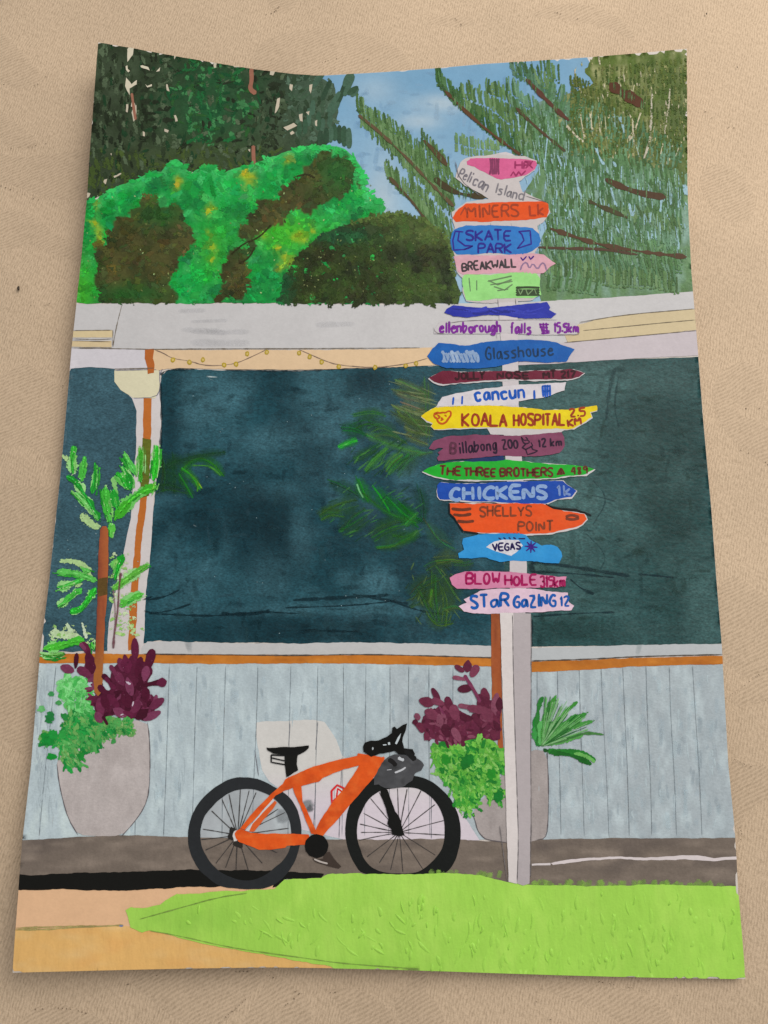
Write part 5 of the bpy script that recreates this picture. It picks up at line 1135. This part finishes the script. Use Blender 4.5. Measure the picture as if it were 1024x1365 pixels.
P_('upper_post', post, 'flat', lambda p: p.poly(pts(660,206, 674,203, 684,206, 688,240, 690,262, 690,300, 690,420, 691,500, 692,560, 698,650, 702,765, 700,818, 680,818, 679,700, 673,600, 671,560, 669,480, 664,400, 660,300, 656,250), (212,202,202), 10, rough=.5))
P_('white_side', post, 'flat', lambda p: p.poly(pts(666.5,817, 684,817, 684,900, 687,1000, 689.5,1060, 691,1120, 689,1177, 678,1175, 675,1100, 673,1020, 669,900), (214,204,200), 14.5, rough=.4))
P_('grey_side', post, 'flat', lambda p: p.poly(pts(683,817, 707.5,818, 707,900, 707,1000, 707,1100, 705.5,1177, 697,1180, 689,1177, 691,1120, 689.5,1060, 687,1000, 684,900), (178,168,168), 14, rough=.4))
P_('brown_pole', post, 'board', lambda p: p.poly(pts(654.5,818, 667.5,818, 668,880, 669,940, 671,1006, 664,1003, 662,950, 656,935, 655,880), (162,84,46), 7.6, rough=.5, grid=4, field=streaky((162,84,46), (178,102,56), (120,58,36), 4, 40, 23)))
plines('pencil_lines', post, [(683,820, 684,900, 687,1000, 689,1060, 691,1120, 689,1176), (708,820, 708,900, 707,1000, 708,1080, 707,1170), (666,1100, 676,1175)], 1.4, (110,104,104), 15.4, .8)
z1 = zc(560, 190, 4.267); z2 = zc(560, 330, 4.267); z3 = zc(560, 480, 4.267); z4 = zc(560, 610, 4.267); z5b = zc(560, 740, 4.267)
plines('post_pencil_lines', post, [(654,298, 654,301), (681,298, 682,302), (663.5,399, 664,407), (687,399, 687.5,407), (662,445, 662,452), (700,262, 730,271), (607,216, 612,240, 640,262)], 1.4, (110,104,104), 13.2, .8)
def white_under(o, l=11.0): return o
def board(outline, col, label, words, layer=12, rim=None, smooth=0):
    root = empty('sign_board', PT); root['label'] = label
    P_('rim', root, 'flat', lambda p: p.poly([(u + .5, v + .7) for u, v in grow(outline, .9)], (206,200,198), layer - .9, rough=.9, step=3, smooth=smooth)) if rim else None
    c2 = tuple(max(0, v - 14) for v in col); c3 = tuple(min(255, v + 12) for v in col)
    P_('board_face', root, 'board', lambda p: p.poly(outline, col, layer, rough=.75, step=2.5, grid=4.5, smooth=smooth, field=streaky(col, c3, c2, 16, 6, 301, .7)))
    p = Paint(); words(p, layer + 1.2); p.build('lettering', root, 'marker', 'stuff')
    return root
def grow(o, r):
    o = np.array(o, float); c = o.mean(0); d = o - c; n = np.roll(o, -1, 0) - np.roll(o, 1, 0)
    nn = np.stack([n[:, 1], -n[:, 0]], 1); nn /= np.linalg.norm(nn, axis=1)[:, None] + 1e-9
    s = np.sign((nn * d).sum(1))[:, None]; s[s == 0] = 1
    return [tuple(q) for q in o + nn * s * r]
# white grounds that stay bare
white_top = P_('white_ground', post, 'flat', lambda p: p.poly(pts(609,226, 613,217, 620,211, 640,208, 664,206, 700,209, 716,215, 713,228, 700,236, 692,243, 697,256, 718,266, 728,271, 733,284, 724,297, 716,302, 720.5,324, 712,339, 730,350, 720,364, 719,393, 710,401, 640,405, 622,402, 616,388, 619,374, 609,362, 607,346, 602,330, 606,304, 603,296, 602,284, 622,270, 652,266, 640,258, 620,248, 607,238), (208,198,194), 10.5, rough=.8), label='bare pale paper round the topmost boards')
board(z1(265,112, 290,93, 400,94, 500,97, 600,98, 655,108, 664,125, 650,155, 600,190, 530,205, 470,215, 430,205, 380,180, 310,140, 270,130), (222,100,148), 'small pink board at the top with a dark smudge', lambda p, l: (
    [p.stroke(z1(x, 95, x + rnd(-8, 8), 140, x + rnd(-5, 5), 185), 2.6, (138,60,96), l + i * .05) for i, x in enumerate((398, 410, 422, 435, 447))], text(p, 'HP', *z1(540,150)[0], *z1(640,150)[0], 9, 2, (172,56,106), l), scrib(p, [z1(515,195, 530,170, 545,195, 560,170, 575,190, 600,165), z1(600,110, 640,150), z1(640,110, 600,150)], 2, (166,52,100), l)))
P_('lettering', post, 'marker', lambda p: (text(p, 'Peli', *z1(215,200)[0], *z1(290,235)[0], 13, 1.7, (128,122,128), 12.6), text(p, 'can', *z1(296,240)[0], *z1(385,288)[0], 15, 1.7, (128,122,128), 12.6), text(p, 'Island', *z1(425,290)[0], *z1(590,335)[0], 13, 1.7, (134,128,132), 12.6)), 'stuff', 'grey handwriting reading Pelican Island on bare paper')
board(z1(182,430, 200,400, 262,352, 400,345, 560,340, 700,335, 728,350, 733,390, 722,428, 640,440, 500,447, 400,455, 280,452, 200,455), (232,84,28), 'orange board reading MINERS in faded brown', lambda p, l: (text(p, 'MINERS', *z1(270,432)[0], *z1(570,420)[0], 15, 2.2, (166,66,36), l), text(p, 'Lk', *z1(625,420)[0], *z1(720,415)[0], 14, 2.2, (176,62,34), l), scrib(p, [z1(230,415, 255,370, 270,410)], 2, (176,70,40), l)))
board(z1(172,560, 180,520, 200,495, 260,475, 400,473, 500,476, 640,490, 676,520, 686,560, 676,590, 640,618, 590,636, 500,640, 400,632, 300,640, 210,640, 182,612), (46,122,196), 'blue board reading SKATE PARK between two brackets', lambda p, l: (text(p, 'SKATE', *z1(262,562)[0], *z1(530,560)[0], 13, 2.2, (44,40,140), l), text(p, 'PARK', *z1(330,632)[0], *z1(530,630)[0], 12, 2.2, (44,40,140), l),
    scrib(p, [z1(245,512, 200,508, 186,560, 192,615, 250,612, 300,592), z1(222,515, 215,560, 255,590, 300,592), z1(250,612, 278,604, 300,592), z1(560,510, 625,505, 632,580, 552,606), z1(560,510, 578,525, 590,560, 552,606)], 1.9, (50,36,140), l)))
board(z2(190,55, 240,44, 400,48, 560,40, 640,34, 700,44, 735,70, 768,96, 735,115, 700,150, 620,152, 540,142, 400,152, 240,158, 212,140, 200,100), (222,168,178), 'pale pink board reading BREAKWALL with grey peaks', lambda p, l: (text(p, 'BREAKWALL', *z2(240,138)[0], *z2(555,112)[0], 10.5, 2.1, (70,62,66), l), scrib(p, [z2(572,60, 584,76, 604,54), z2(618,54, 628,70, 646,52)], 2, (70,30,130), l), scrib(p, [z2(570,130, 580,100, 605,84, 622,125, 640,90, 668,130, 690,90, 708,95, 718,132)], 2.2, (150,120,150), l)))
board(z2(240,180, 252,152, 400,160, 540,140, 600,144, 660,150, 682,180, 680,225, 688,268, 640,290, 540,290, 430,292, 330,310, 262,302, 245,250), (158,224,132), 'light green board with grey scribbles and a dark box', lambda p, l: (scrib(p, [z2(278,175, 286,252), z2(322,190, 322,246)], 1.4, (110,140,100), l), scrib(p, [z2(385,195, 520,165), z2(390,190, 440,215, 520,185), z2(400,215, 525,195), z2(420,225, 480,245, 525,212), z2(440,248, 500,240)], 1.7, (112,140,98), l),
    [p.stroke(z2(545, y, 610, y + rnd(-5, 5), 678, y), 3.2, (58,76,48), l + i * .05) for i, y in enumerate((232, 245, 258, 272))], scrib(p, [z2(556,240, 570,270, 585,240), z2(600,240, 612,272, 640,244), z2(650,240, 660,268)], 1.3, (130,160,110), l + .8)))
board(z2(135,370, 150,350, 190,330, 300,342, 400,348, 560,328, 660,320, 722,315, 742,345, 735,358, 776,378, 745,402, 640,405, 560,402, 480,392, 380,385, 270,402, 190,392), (44,54,166), 'plain dark blue board without lettering', lambda p, l: [p.stroke(z2(x, rnd(345, 385), x + 60, rnd(345, 385), x + 120, rnd(340, 390)), rnd(1.5, 3), random.choice([(36,44,140), (56,66,180)]), l - .6) for x in range(180, 620, 40)])
for nm in ('e',):
    root = empty('sign_board', PT); root['label'] = 'white board lettered in purple, ellenborough falls'
    P_('board_face', root, 'flat', lambda p: p.poly(z2(80,470, 110,425, 300,415, 480,418, 700,415, 880,430, 905,460, 890,497, 700,500, 480,490, 300,495, 80,492), (206,198,198), 11.6, rough=.5, grid=5))
    P_('lettering', root, 'marker', lambda p: (text(p, 'ellenborough', *z2(112,486)[0], *z2(470,484)[0], 13.5, 2.5, (128,40,150), 13), text(p, 'falls', *z2(515,490)[0], *z2(640,490)[0], 13.5, 2.5, (128,40,150), 13), text(p, '15.5km', *z2(762,484)[0], *z2(905,484)[0], 12, 2.4, (128,40,150), 13),
        scrib(p, [z2(680,435, 690,465, 700,495), z2(700,432, 704,495), z2(716,432, 722,490), z2(680,440, 730,440), z2(680,455, 725,458), z2(690,475, 735,478), z2(690,492, 735,488)], 2.6, (128,40,150), 13)), 'stuff')
    plines('pencil_outline', root, [flat_(z2(75,455, 90,490, 140,492)), flat_(z2(150,435, 260,418, 480,416, 640,414, 780,414)), flat_(z2(780,498, 900,500, 905,480)), flat_(z2(438,500, 438,525))], 1.2, (130,122,122), 13, .7)
board(z2(42,620, 70,580, 105,545, 180,552, 280,560, 350,542, 480,530, 620,524, 720,530, 780,545, 878,580, 850,620, 830,652, 700,655, 560,650, 430,680, 300,690, 150,690, 75,662), (18,94,172), 'wide blue board reading Glasshouse in dark letters', lambda p, l: (text(p, 'Glasshouse', *z2(375,640)[0], *z2(770,612)[0], 15, 2.0, (10,56,92), l),
    [p.stroke(z2(x, rnd(585, 610), x + 18, 622, x + rnd(5, 20), 655), 4.2, random.choice([(140,164,196), (160,180,206)]), l + i * .04) for i, x in enumerate(range(125, 320, 17))], [p.stroke(z2(x, 612, x + 14, 648), 1.2, (60,110,176), l + 1.4) for x in range(140, 310, 26)]))
board(z3(48,105, 90,82, 130,64, 250,70, 400,65, 560,66, 700,60, 870,55, 932,76, 900,98, 860,110, 740,112, 640,115, 500,112, 300,125, 200,132, 130,140, 80,128), (112,30,54), 'long maroon board with dark near-illegible lettering', lambda p, l: (text(p, 'JOLLY', *z3(200,112)[0], *z3(375,108)[0], 9, 2.4, (56,16,28), l), text(p, 'NOSE', *z3(440,106)[0], *z3(630,104)[0], 8.5, 2.4, (56,16,28), l), text(p, 'MT', *z3(700,102)[0], *z3(780,100)[0], 8.5, 2.4, (56,16,28), l), text(p, '217', *z3(800,100)[0], *z3(890,98)[0], 8.5, 2.4, (56,16,28), l)), rim=True)
board(z3(90,272, 110,235, 130,210, 200,195, 320,172, 480,148, 640,140, 832,128, 822,172, 760,195, 700,213, 560,236, 552,262, 300,262), (218,210,212), 'white board reading Cancun in blue', lambda p, l: (text(p, 'cancun', *z3(315,236)[0], *z3(610,214)[0], 17, 3.0, (20,86,182), l), scrib(p, [z3(190,215, 186,255), z3(240,208, 238,252), z3(648,175, 650,222)], 2.8, (20,86,182), l), scrib(p, [z3(695,150, 700,210), z3(710,145, 712,212), z3(724,145, 724,210), z3(738,145, 738,205), z3(695,150, 740,150), z3(700,180, 740,178)], 2.8, (24,90,190), l)))
P_('white_ground', post, 'flat', lambda p: p.poly(z3(380,388, 840,385, 800,412, 560,432, 400,424), (206,198,196), 11, rough=.5), label='bare pale strip under the yellow board')
board(z3(5,320, 60,285, 100,263, 200,262, 300,260, 430,262, 560,270, 700,285, 850,284, 930,270, 1002,262, 1006,288, 965,300, 976,330, 940,350, 900,370, 870,390, 830,395, 620,392, 400,384, 240,388, 80,396, 60,378, 72,362, 40,350), (236,206,18), 'bright yellow board reading KOALA HOSPITAL with an orange koala face', lambda p, l: (text(p, 'KOALA', *z3(240,376)[0], *z3(505,376)[0], 15.5, 2.8, (160,56,26), l), text(p, 'HOSPITAL', *z3(532,374)[0], *z3(832,372)[0], 15.5, 2.7, (160,56,26), l), text(p, '2.5', *z3(852,326)[0], *z3(950,316)[0], 10.5, 2.4, (160,56,26), l), text(p, 'KM', *z3(842,378)[0], *z3(925,366)[0], 9.5, 2.4, (160,56,26), l),
    scrib(p, [z3(92,302, 82,306, 78,316, 84,328, 96,334, 100,350, 112,362, 130,365, 148,355, 156,342, 164,330, 174,318, 176,300, 168,292, 156,294, 146,302, 128,300, 110,304, 100,300, 92,302), z3(100,315, 112,325, 104,335), z3(140,315, 150,322), z3(120,330, 130,340, 118,345), z3(86,312, 100,306)], 2.4, (196,84,20), l)), rim=True)
board(z3(48,505, 60,480, 78,460, 110,448, 150,436, 300,425, 430,428, 560,432, 680,420, 805,410, 818,440, 820,490, 805,515, 790,530, 700,545, 600,552, 450,545, 300,560, 200,568, 105,576, 98,560, 112,542, 100,530, 132,505, 100,500, 80,510), (130,66,94), 'mauve board with handwriting reading Billabong Zoo 12 km', lambda p, l: (text(p, 'B', *z3(172,535)[0], *z3(215,535)[0], 15, 2.6, (92,46,66), l), text(p, 'illabong', *z3(225,532)[0], *z3(450,512)[0], 15, 2.0, (42,20,46), l), text(p, 'ZOO', *z3(470,512)[0], *z3(566,502)[0], 12, 2.0, (42,20,46), l), text(p, '12 km', *z3(675,498)[0], *z3(812,486)[0], 10, 2.0, (42,20,46), l),
    scrib(p, [z3(575,440, 590,460, 610,455, 625,470, 600,480, 585,470, 575,440), z3(600,480, 580,500, 600,510, 620,500, 640,490, 630,470), z3(600,510, 610,540, 650,528, 668,518, 640,510, 630,490), z3(600,440, 612,452)], 1.8, (42,20,46), l)))
P_('navy_sliver', post, 'board', lambda p: p.poly(z3(235,575, 300,562, 400,552, 470,545, 482,572, 380,578, 300,580), (24,50,96), 12.5, rough=.4, step=3))
board(z3(12,635, 55,612, 100,596, 200,582, 300,576, 400,572, 500,570, 620,580, 740,592, 860,600, 940,608, 992,620, 960,640, 940,652, 850,660, 760,672, 640,676, 400,684, 200,682, 130,672, 75,660), (30,172,46), 'long green board reading THE THREE BROTHERS', lambda p, l: (text(p, 'THE', *z3(112,652)[0], *z3(240,658)[0], 11, 2.5, (98,44,30), l), text(p, 'THREE', *z3(250,660)[0], *z3(440,662)[0], 11, 2.5, (98,44,30), l), text(p, 'BROTHERS', *z3(455,664)[0], *z3(765,660)[0], 11, 2.5, (98,44,30), l), text(p, '489', *z3(860,654)[0], *z3(960,646)[0], 9.5, 2.2, (98,50,30), l),
    [p.stroke(z3(*q), 2.6, (96,38,28), l + .3) for q in ((780,655, 800,610, 820,650), (785,650, 815,648), (792,640, 808,640), (800,615, 800,650))]), rim=True)
board(z4(95,190, 100,160, 115,143, 280,150, 500,140, 660,136, 810,132, 835,155, 888,188, 860,225, 780,236, 715,262, 560,262, 400,250, 300,250, 200,242, 112,240, 98,220), (20,72,166), 'blue board reading CHICKENS in pale puffy letters', lambda p, l: (text(p, 'CHICKENS', *z4(172,240)[0], *z4(740,232)[0], 16, 4.0, (138,166,206), l), text(p, '1', *z4(775,220)[0], *z4(820,218)[0], 14, 2.4, (120,146,196), l), text(p, 'k', *z4(822,218)[0], *z4(870,212)[0], 14, 2.4, (120,146,196), l)), rim=True)
board(z4(165,260, 300,262, 500,262, 700,265, 745,282, 790,298, 840,305, 930,320, 946,350, 920,378, 880,396, 750,430, 620,437, 480,430, 360,428, 245,418, 220,380, 195,342, 170,320), (232,84,30), 'orange board reading SHELLYS POINT with a black edge', lambda p, l: (text(p, 'SHELLYS', *z4(340,335)[0], *z4(645,332)[0], 13, 2.2, (134,62,36), l), text(p, 'POINT', *z4(558,420)[0], *z4(768,415)[0], 12, 2.2, (134,62,36), l),
    [p.stroke(z4(*q), 3.8, (110,52,32), l + .1) for q in ((180,292, 240,300, 290,292), (190,325, 240,332, 290,322), (212,362, 260,368, 305,362))], [p.stroke(z4(*q), 3.6, (120,56,36), l + .1) for q in ((828,338, 860,326, 900,338), (828,348, 870,355, 902,345))],
    scrib(p, [z4(165,262, 168,320, 195,345, 220,385, 245,420, 330,432), z4(715,266, 760,290, 840,300, 930,312, 972,330), z4(740,280, 800,292, 880,296, 940,318)], 1.9, (24,28,30), l)), rim=True, smooth=0)
board(z4(245,460, 330,436, 440,432, 560,430, 600,440, 620,465, 650,480, 690,500, 740,495, 785,510, 800,535, 808,562, 790,602, 720,600, 640,590, 540,588, 450,592, 380,570, 300,572, 225,570, 218,545, 250,522, 238,490), (46,146,210), 'sky blue board with a white diamond reading VEGAS and a purple star', lambda p, l: (p.poly(z4(375,510, 420,480, 470,468, 560,470, 584,500, 556,530, 518,560, 470,545, 430,535), (216,212,216), l - .4, rough=.4, step=3), text(p, 'VEGAS', *z4(415,532)[0], *z4(580,520)[0], 9, 2.0, (36,26,84), l + .8),
    [p.stroke(z4(630 - 36 * math.cos(a), 508 - 34 * math.sin(a), 630 + 36 * math.cos(a), 508 + 34 * math.sin(a)), 2.2, (62,24,130), l + .5 + a * .1) for a in (0.1, .9, 1.6, 2.4)], scrib(p, [z4(446,458, 460,466), z4(474,456, 486,465), z4(504,455, 514,464), z4(530,456, 544,463), z4(560,462, 596,462)], 2, (36,26,84), l)))
board(z5b(168,130, 195,110, 255,94, 380,92, 500,96, 640,110, 740,118, 832,124, 822,170, 780,186, 700,184, 520,186, 400,192, 210,192, 180,168), (212,132,164), 'pink board reading BLOW HOLE 315km in magenta', lambda p, l: (text(p, 'BLOW', *z5b(262,164)[0], *z5b(470,166)[0], 14, 2.5, (164,20,86), l), text(p, 'HOLE', *z5b(484,172)[0], *z5b(672,170)[0], 13, 2.4, (164,20,86), l), text(p, '315km', *z5b(685,182)[0], *z5b(832,176)[0], 13.5, 2.3, (164,20,86), l)))
board(z5b(220,290, 265,270, 245,252, 300,225, 345,200, 440,192, 560,188, 700,200, 840,215, 845,268, 876,290, 862,312, 750,318, 640,325, 500,330, 400,335, 320,330, 250,322), (224,192,206), 'pale pink board reading STAR GAZING 12 in blue', lambda p, l: (text(p, 'STaR', *z5b(290,302)[0], *z5b(515,288)[0], 16, 3.0, (26,90,170), l), text(p, 'GaZING', *z5b(532,296)[0], *z5b(780,292)[0], 15, 2.9, (26,90,170), l), text(p, '12', *z5b(796,292)[0], *z5b(858,290)[0], 12, 2.4, (26,90,170), l)))

# --- bicycle
bike = empty('painted_bicycle', PT); bike['label'] = 'orange painted bicycle with black wheels, saddle and handlebar'
zb = zc(240, 1010, 4.267); zf = zc(400, 950, 4.267)
OF = streaky((214,84,28), (226,104,44), (180,62,22), 11, 7, 401, .9)
def ring(p, outer, inner, col, layer):
    O = rough_outline(outer, .5, 3, 2); I = rough_outline(inner, .5, 3, 2)
    def ang(P, c): 
        a = np.arctan2(P[:, 1] - c[1], P[:, 0] - c[0]); o = np.argsort(a); return a[o], np.hypot(P[o, 0] - c[0], P[o, 1] - c[1])
    c = np.array(outer).mean(0); ao, ro = ang(O, c); ai, ri = ang(I, c)
    th = np.linspace(-math.pi, math.pi, 121)[:-1]
    R0 = np.interp(th, ao, ro, period=2 * math.pi); R1 = np.interp(th, ai, ri, period=2 * math.pi)
    V = []; k = 5
    for j in range(k + 1):
        R_ = R1 + (R0 - R1) * j / k; V.append(np.stack([c[0] + np.cos(th) * R_, c[1] + np.sin(th) * R_], 1))
    n = len(th); F = [(j * n + i, (j + 1) * n + i, (j + 1) * n + (i + 1) % n, j * n + (i + 1) % n)[::-1] for j in range(k) for i in range(n)]
    p.add(np.concatenate(V), F, pig(col, tuple(c)), layer * 3e-5)
oR = zb(330,110, 400,112, 470,128, 540,165, 600,200, 645,250, 675,310, 690,370, 692,430, 680,510, 655,590, 610,660, 550,715, 480,742, 400,748, 320,742, 235,735, 170,690, 110,640, 70,570, 50,500, 45,440, 55,370, 85,290, 130,230, 190,175, 260,130)
iR = zb(360,175, 430,178, 490,200, 545,240, 590,285, 620,340, 634,400, 636,460, 625,520, 595,575, 540,625, 490,665, 430,692, 360,698, 290,680, 225,645, 170,590, 130,520, 115,460, 118,400, 140,330, 180,280, 230,230, 290,192)
oF = zf(650,358, 720,375, 790,420, 850,480, 890,550, 912,620, 916,700, 905,780, 880,850, 840,905, 790,925, 640,925, 440,925, 400,920, 340,905, 300,840, 270,770, 258,700, 260,620, 275,540, 310,470, 360,410, 420,368, 500,345, 580,345)
iF = zf(580,425, 650,425, 710,450, 760,490, 800,550, 822,620, 825,690, 815,750, 790,805, 740,860, 690,900, 640,912, 540,915, 450,903, 400,875, 355,820, 335,750, 323,690, 328,620, 350,560, 385,500, 430,455, 500,430)
P_('tyre', bike, 'black', lambda p: ring(p, oR, iR, (40,42,44), 10), label='charcoal rear tyre')
P_('tyre', bike, 'black', lambda p: ring(p, oF, iF, (24,26,25), 8.6), label='black front tyre, its foot hidden by the grass')
def spokes(name, hub, ends, z, layer):
    for e in ends:
        P_('spoke', bike, 'pencil', lambda p: p.stroke(z(hub[0], hub[1], (hub[0] + e[0]) / 2 + rnd(-2, 2), (hub[1] + e[1]) / 2 + rnd(-2, 2), e[0], e[1]), 1.5, (62,58,56), layer, at=(420,1100), alpha=.9, jit=.35, taper=.9))
spokes('r', (330,440), [(280,205), (345,175), (435,195), (180,300), (130,405), (120,465), (145,525), (205,600), (260,625), (320,640), (390,640), (470,600), (555,540), (590,480), (620,400), (600,310), (560,290), (240,235), (395,185)], zb, 9.2)
spokes('f', (565,680), [(400,485), (450,450), (360,570), (340,632), (345,680), (335,725), (380,820), (450,855), (515,895), (585,905), (700,890), (770,810), (822,695), (820,612), (770,520), (690,440), (610,432), (555,428)], zf, 7.8)
P_('cassette', bike, 'black', lambda p: (p.blob(*zb(300,430)[0], 5.5, 10, .2, pig((40,38,36), (310,1110)), 9.6, n=14, rnd=.3), p.blob(*zb(335,490)[0], 7, 4.5, .3, pig((44,40,36), (310,1110)), 9.6, n=12, rnd=.3), p.blob(*zb(320,445)[0], 5, 7, 0, pig((200,194,190), (310,1110)), 10.4, n=12)))
P_('chain_stay', bike, 'board', lambda p: p.poly(zb(312,430, 325,412, 345,400, 370,410, 400,425, 500,432, 600,430, 735,435, 740,460, 710,492, 650,498, 610,500, 600,512, 530,520, 450,520, 400,502, 360,487, 335,478, 320,460), (214,84,30), 12.5, rough=.5, step=3, grid=4, field=OF))
P_('seat_stay', bike, 'board', lambda p: (p.poly(zb(585,150, 640,140, 640,170, 590,190, 545,215, 500,268, 440,335, 385,390, 370,410, 345,400, 400,330, 470,255, 530,195), (214,88,34), 12.8, rough=.4, step=3, grid=4, field=OF), p.poly(zb(540,243, 552,255, 525,295, 470,360, 425,418, 395,418, 415,375, 470,315), (206,90,40), 12.3, rough=.4, step=3)))
P_('stay_gap', bike, 'flat', lambda p: p.poly(zb(530,232, 540,243, 470,315, 415,375, 395,418, 372,412, 440,338), (200,196,196), 12.0, rough=.3, step=3))
P_('seat_tube', bike, 'board', lambda p: p.poly(zb(640,160, 690,155, 695,200, 700,250, 735,330, 775,415, 772,432, 748,432, 710,340, 680,260, 652,200), (208,82,32), 13.0, rough=.4, step=3, grid=4, field=OF))
P_('down_tube', bike, 'board', lambda p: p.poly(zf(345,280, 480,250, 470,300, 440,345, 370,425, 300,505, 250,565, 200,625, 160,665, 130,702, 80,692, 100,640, 180,512, 250,430, 300,360, 335,305), (212,80,24), 13.2, rough=.5, step=3, grid=4, field=OF))
P_('top_tube', bike, 'board', lambda p: p.poly(zb(575,170, 600,122, 640,100, 700,75, 760,48, 830,30, 910,8, 1010,-10) + zf(330,232, 400,240, 482,256, 465,290, 400,296, 330,300, 250,322, 190,345, 130,372, 110,392, 60,402, 0,418) + zb(650,165), (214,86,30), 13.8, rough=.5, step=3, grid=4, field=OF))
P_('bottle', bike, 'flat', lambda p: p.poly(zf(196,500, 200,440, 214,420, 240,432, 246,446, 215,480), (214,206,204), 11.6, rough=.2, step=2), label='small white bottle with a red outline')
P_('bottle_cage', bike, 'marker', lambda p: scrib(p, [zf(182,512, 180,445, 212,410, 250,428, 252,445), zf(190,500, 208,485, 215,430, 238,448)], 2.3, (206,40,44), 12.4, (445,1055)), label='red outline of the bottle')
P_('chainring', bike, 'black', lambda p: p.blob(*zb(778,500)[0], 15.8, 15.8, 0, pig((18,18,17), (422,1127)), 14.4, n=28, rnd=.03))
P_('crank', bike, 'black', lambda p: (p.poly(zb(820,540, 850,532, 880,575, 918,618, 905,630, 860,618, 800,600, 770,590, 755,572, 790,575, 815,570), (62,52,46), 14, rough=.6, step=3), p.stroke(zb(765,575, 800,590, 840,600), 2, (176,166,158), 14.8)), label='dark crank arm and pedal')
P_('grey_smudge', bike, 'glaze', lambda p: (p.blob(*zb(720,270)[0], 10, 11, 0, pig((132,134,136), (405,1070)), 9.5, soft=.8), p.blob(*zb(590,330)[0], 10, 12, 0, pig((146,150,152), (405,1070)), 9.1, soft=.7), p.blob(*zb(740,290)[0], 6, 6, 0, pig((100,100,102), (405,1070)), 9.8, soft=.7)), 'stuff')
zs = zc(0, 680, 2)
P_('saddle', bike, 'black', lambda p: p.poly(pts(355,996, 360,996.5, 380,996, 395,995.5, 412,993.5, 412,997, 405,1003, 396,1007, 380,1007, 364,1004, 357,1000), (20,20,19), 14.5, rough=.5, step=2.5))
P_('seat_post', bike, 'black', lambda p: (p.poly(pts(380,1005, 397,1005, 396,1018, 398,1026, 382,1036, 380,1020), (22,22,20), 14.2, rough=.5, step=3), scrib(p, [pts(362,1006, 380,1007), pts(363,1010, 380,1014), pts(363,1016, 380,1019), pts(362,1006, 362,1016)], 1.8, (24,24,24), 14)))
P_('handlebar', bike, 'black', lambda p: (p.poly(zf(360,192, 368,172, 400,160, 450,155, 490,138, 522,118, 525,85, 540,78, 552,92, 580,72, 608,58, 603,90, 585,140, 584,165, 592,200, 640,205, 655,235, 640,255, 600,240, 560,235, 540,215, 500,225, 450,235, 405,252, 385,240, 362,222), (18,18,17), 15.2, rough=.7, step=2.5)))
P_('handlebar_gap', bike, 'flat', lambda p: (p.poly(zf(540,175, 555,140, 574,115, 566,145, 550,180), (190,198,200), 16.2, rough=.2, step=2.5), p.poly(zf(500,168, 512,166, 514,180, 502,182), (190,198,200), 16.2, rough=.2, step=2.5), p.poly(zf(470,180, 490,178, 492,184, 474,186), (190,198,200), 16.2, rough=.2, step=2.5), p.blob(*zf(414,202)[0], 1.2, 2, 0, pig((170,176,178), (500,1000)), 16.2)))
P_('front_bag', bike, 'black', lambda p: (p.poly(zf(425,375, 440,330, 465,285, 500,255, 540,235, 600,240, 650,245, 690,270, 705,295, 690,325, 655,345, 640,385, 600,415, 540,425, 480,425, 445,405, 420,408), (72,72,74), 14.6, rough=1.0, step=3, grid=4, field=streaky((72,72,74), (92,92,94), (52,52,52), 9, 7, 313)),
    p.stroke(zf(540,340, 580,325, 600,310), 2.4, (190,190,192), 15.6), p.stroke(zf(495,325, 520,322), 1.8, (180,180,182), 15.6), p.stroke(zf(560,255, 575,265, 590,268), 4, (190,192,194), 15.6), p.stroke(zf(505,265, 530,280, 545,300), 6, (30,28,28), 15.5), p.stroke(zf(600,210, 625,240, 655,265), 7, (26,26,26), 15.8)), label='grey bag hanging at the handlebar')
P_('fork', bike, 'black', lambda p: p.poly(zf(458,440, 475,430, 497,438, 520,500, 545,560, 570,600, 590,680, 596,690, 570,698, 525,692, 520,660, 498,628, 505,600, 490,540, 465,480), (20,20,19), 14.9, rough=.7, step=3))
P_('tyre_top', bike, 'black', lambda p: p.poly(zf(370,415, 400,380, 425,368, 430,400, 445,420, 480,428, 500,440, 470,445, 430,455, 380,490, 340,480), (24,26,25), 13.0, rough=.7, step=3)) if False else None
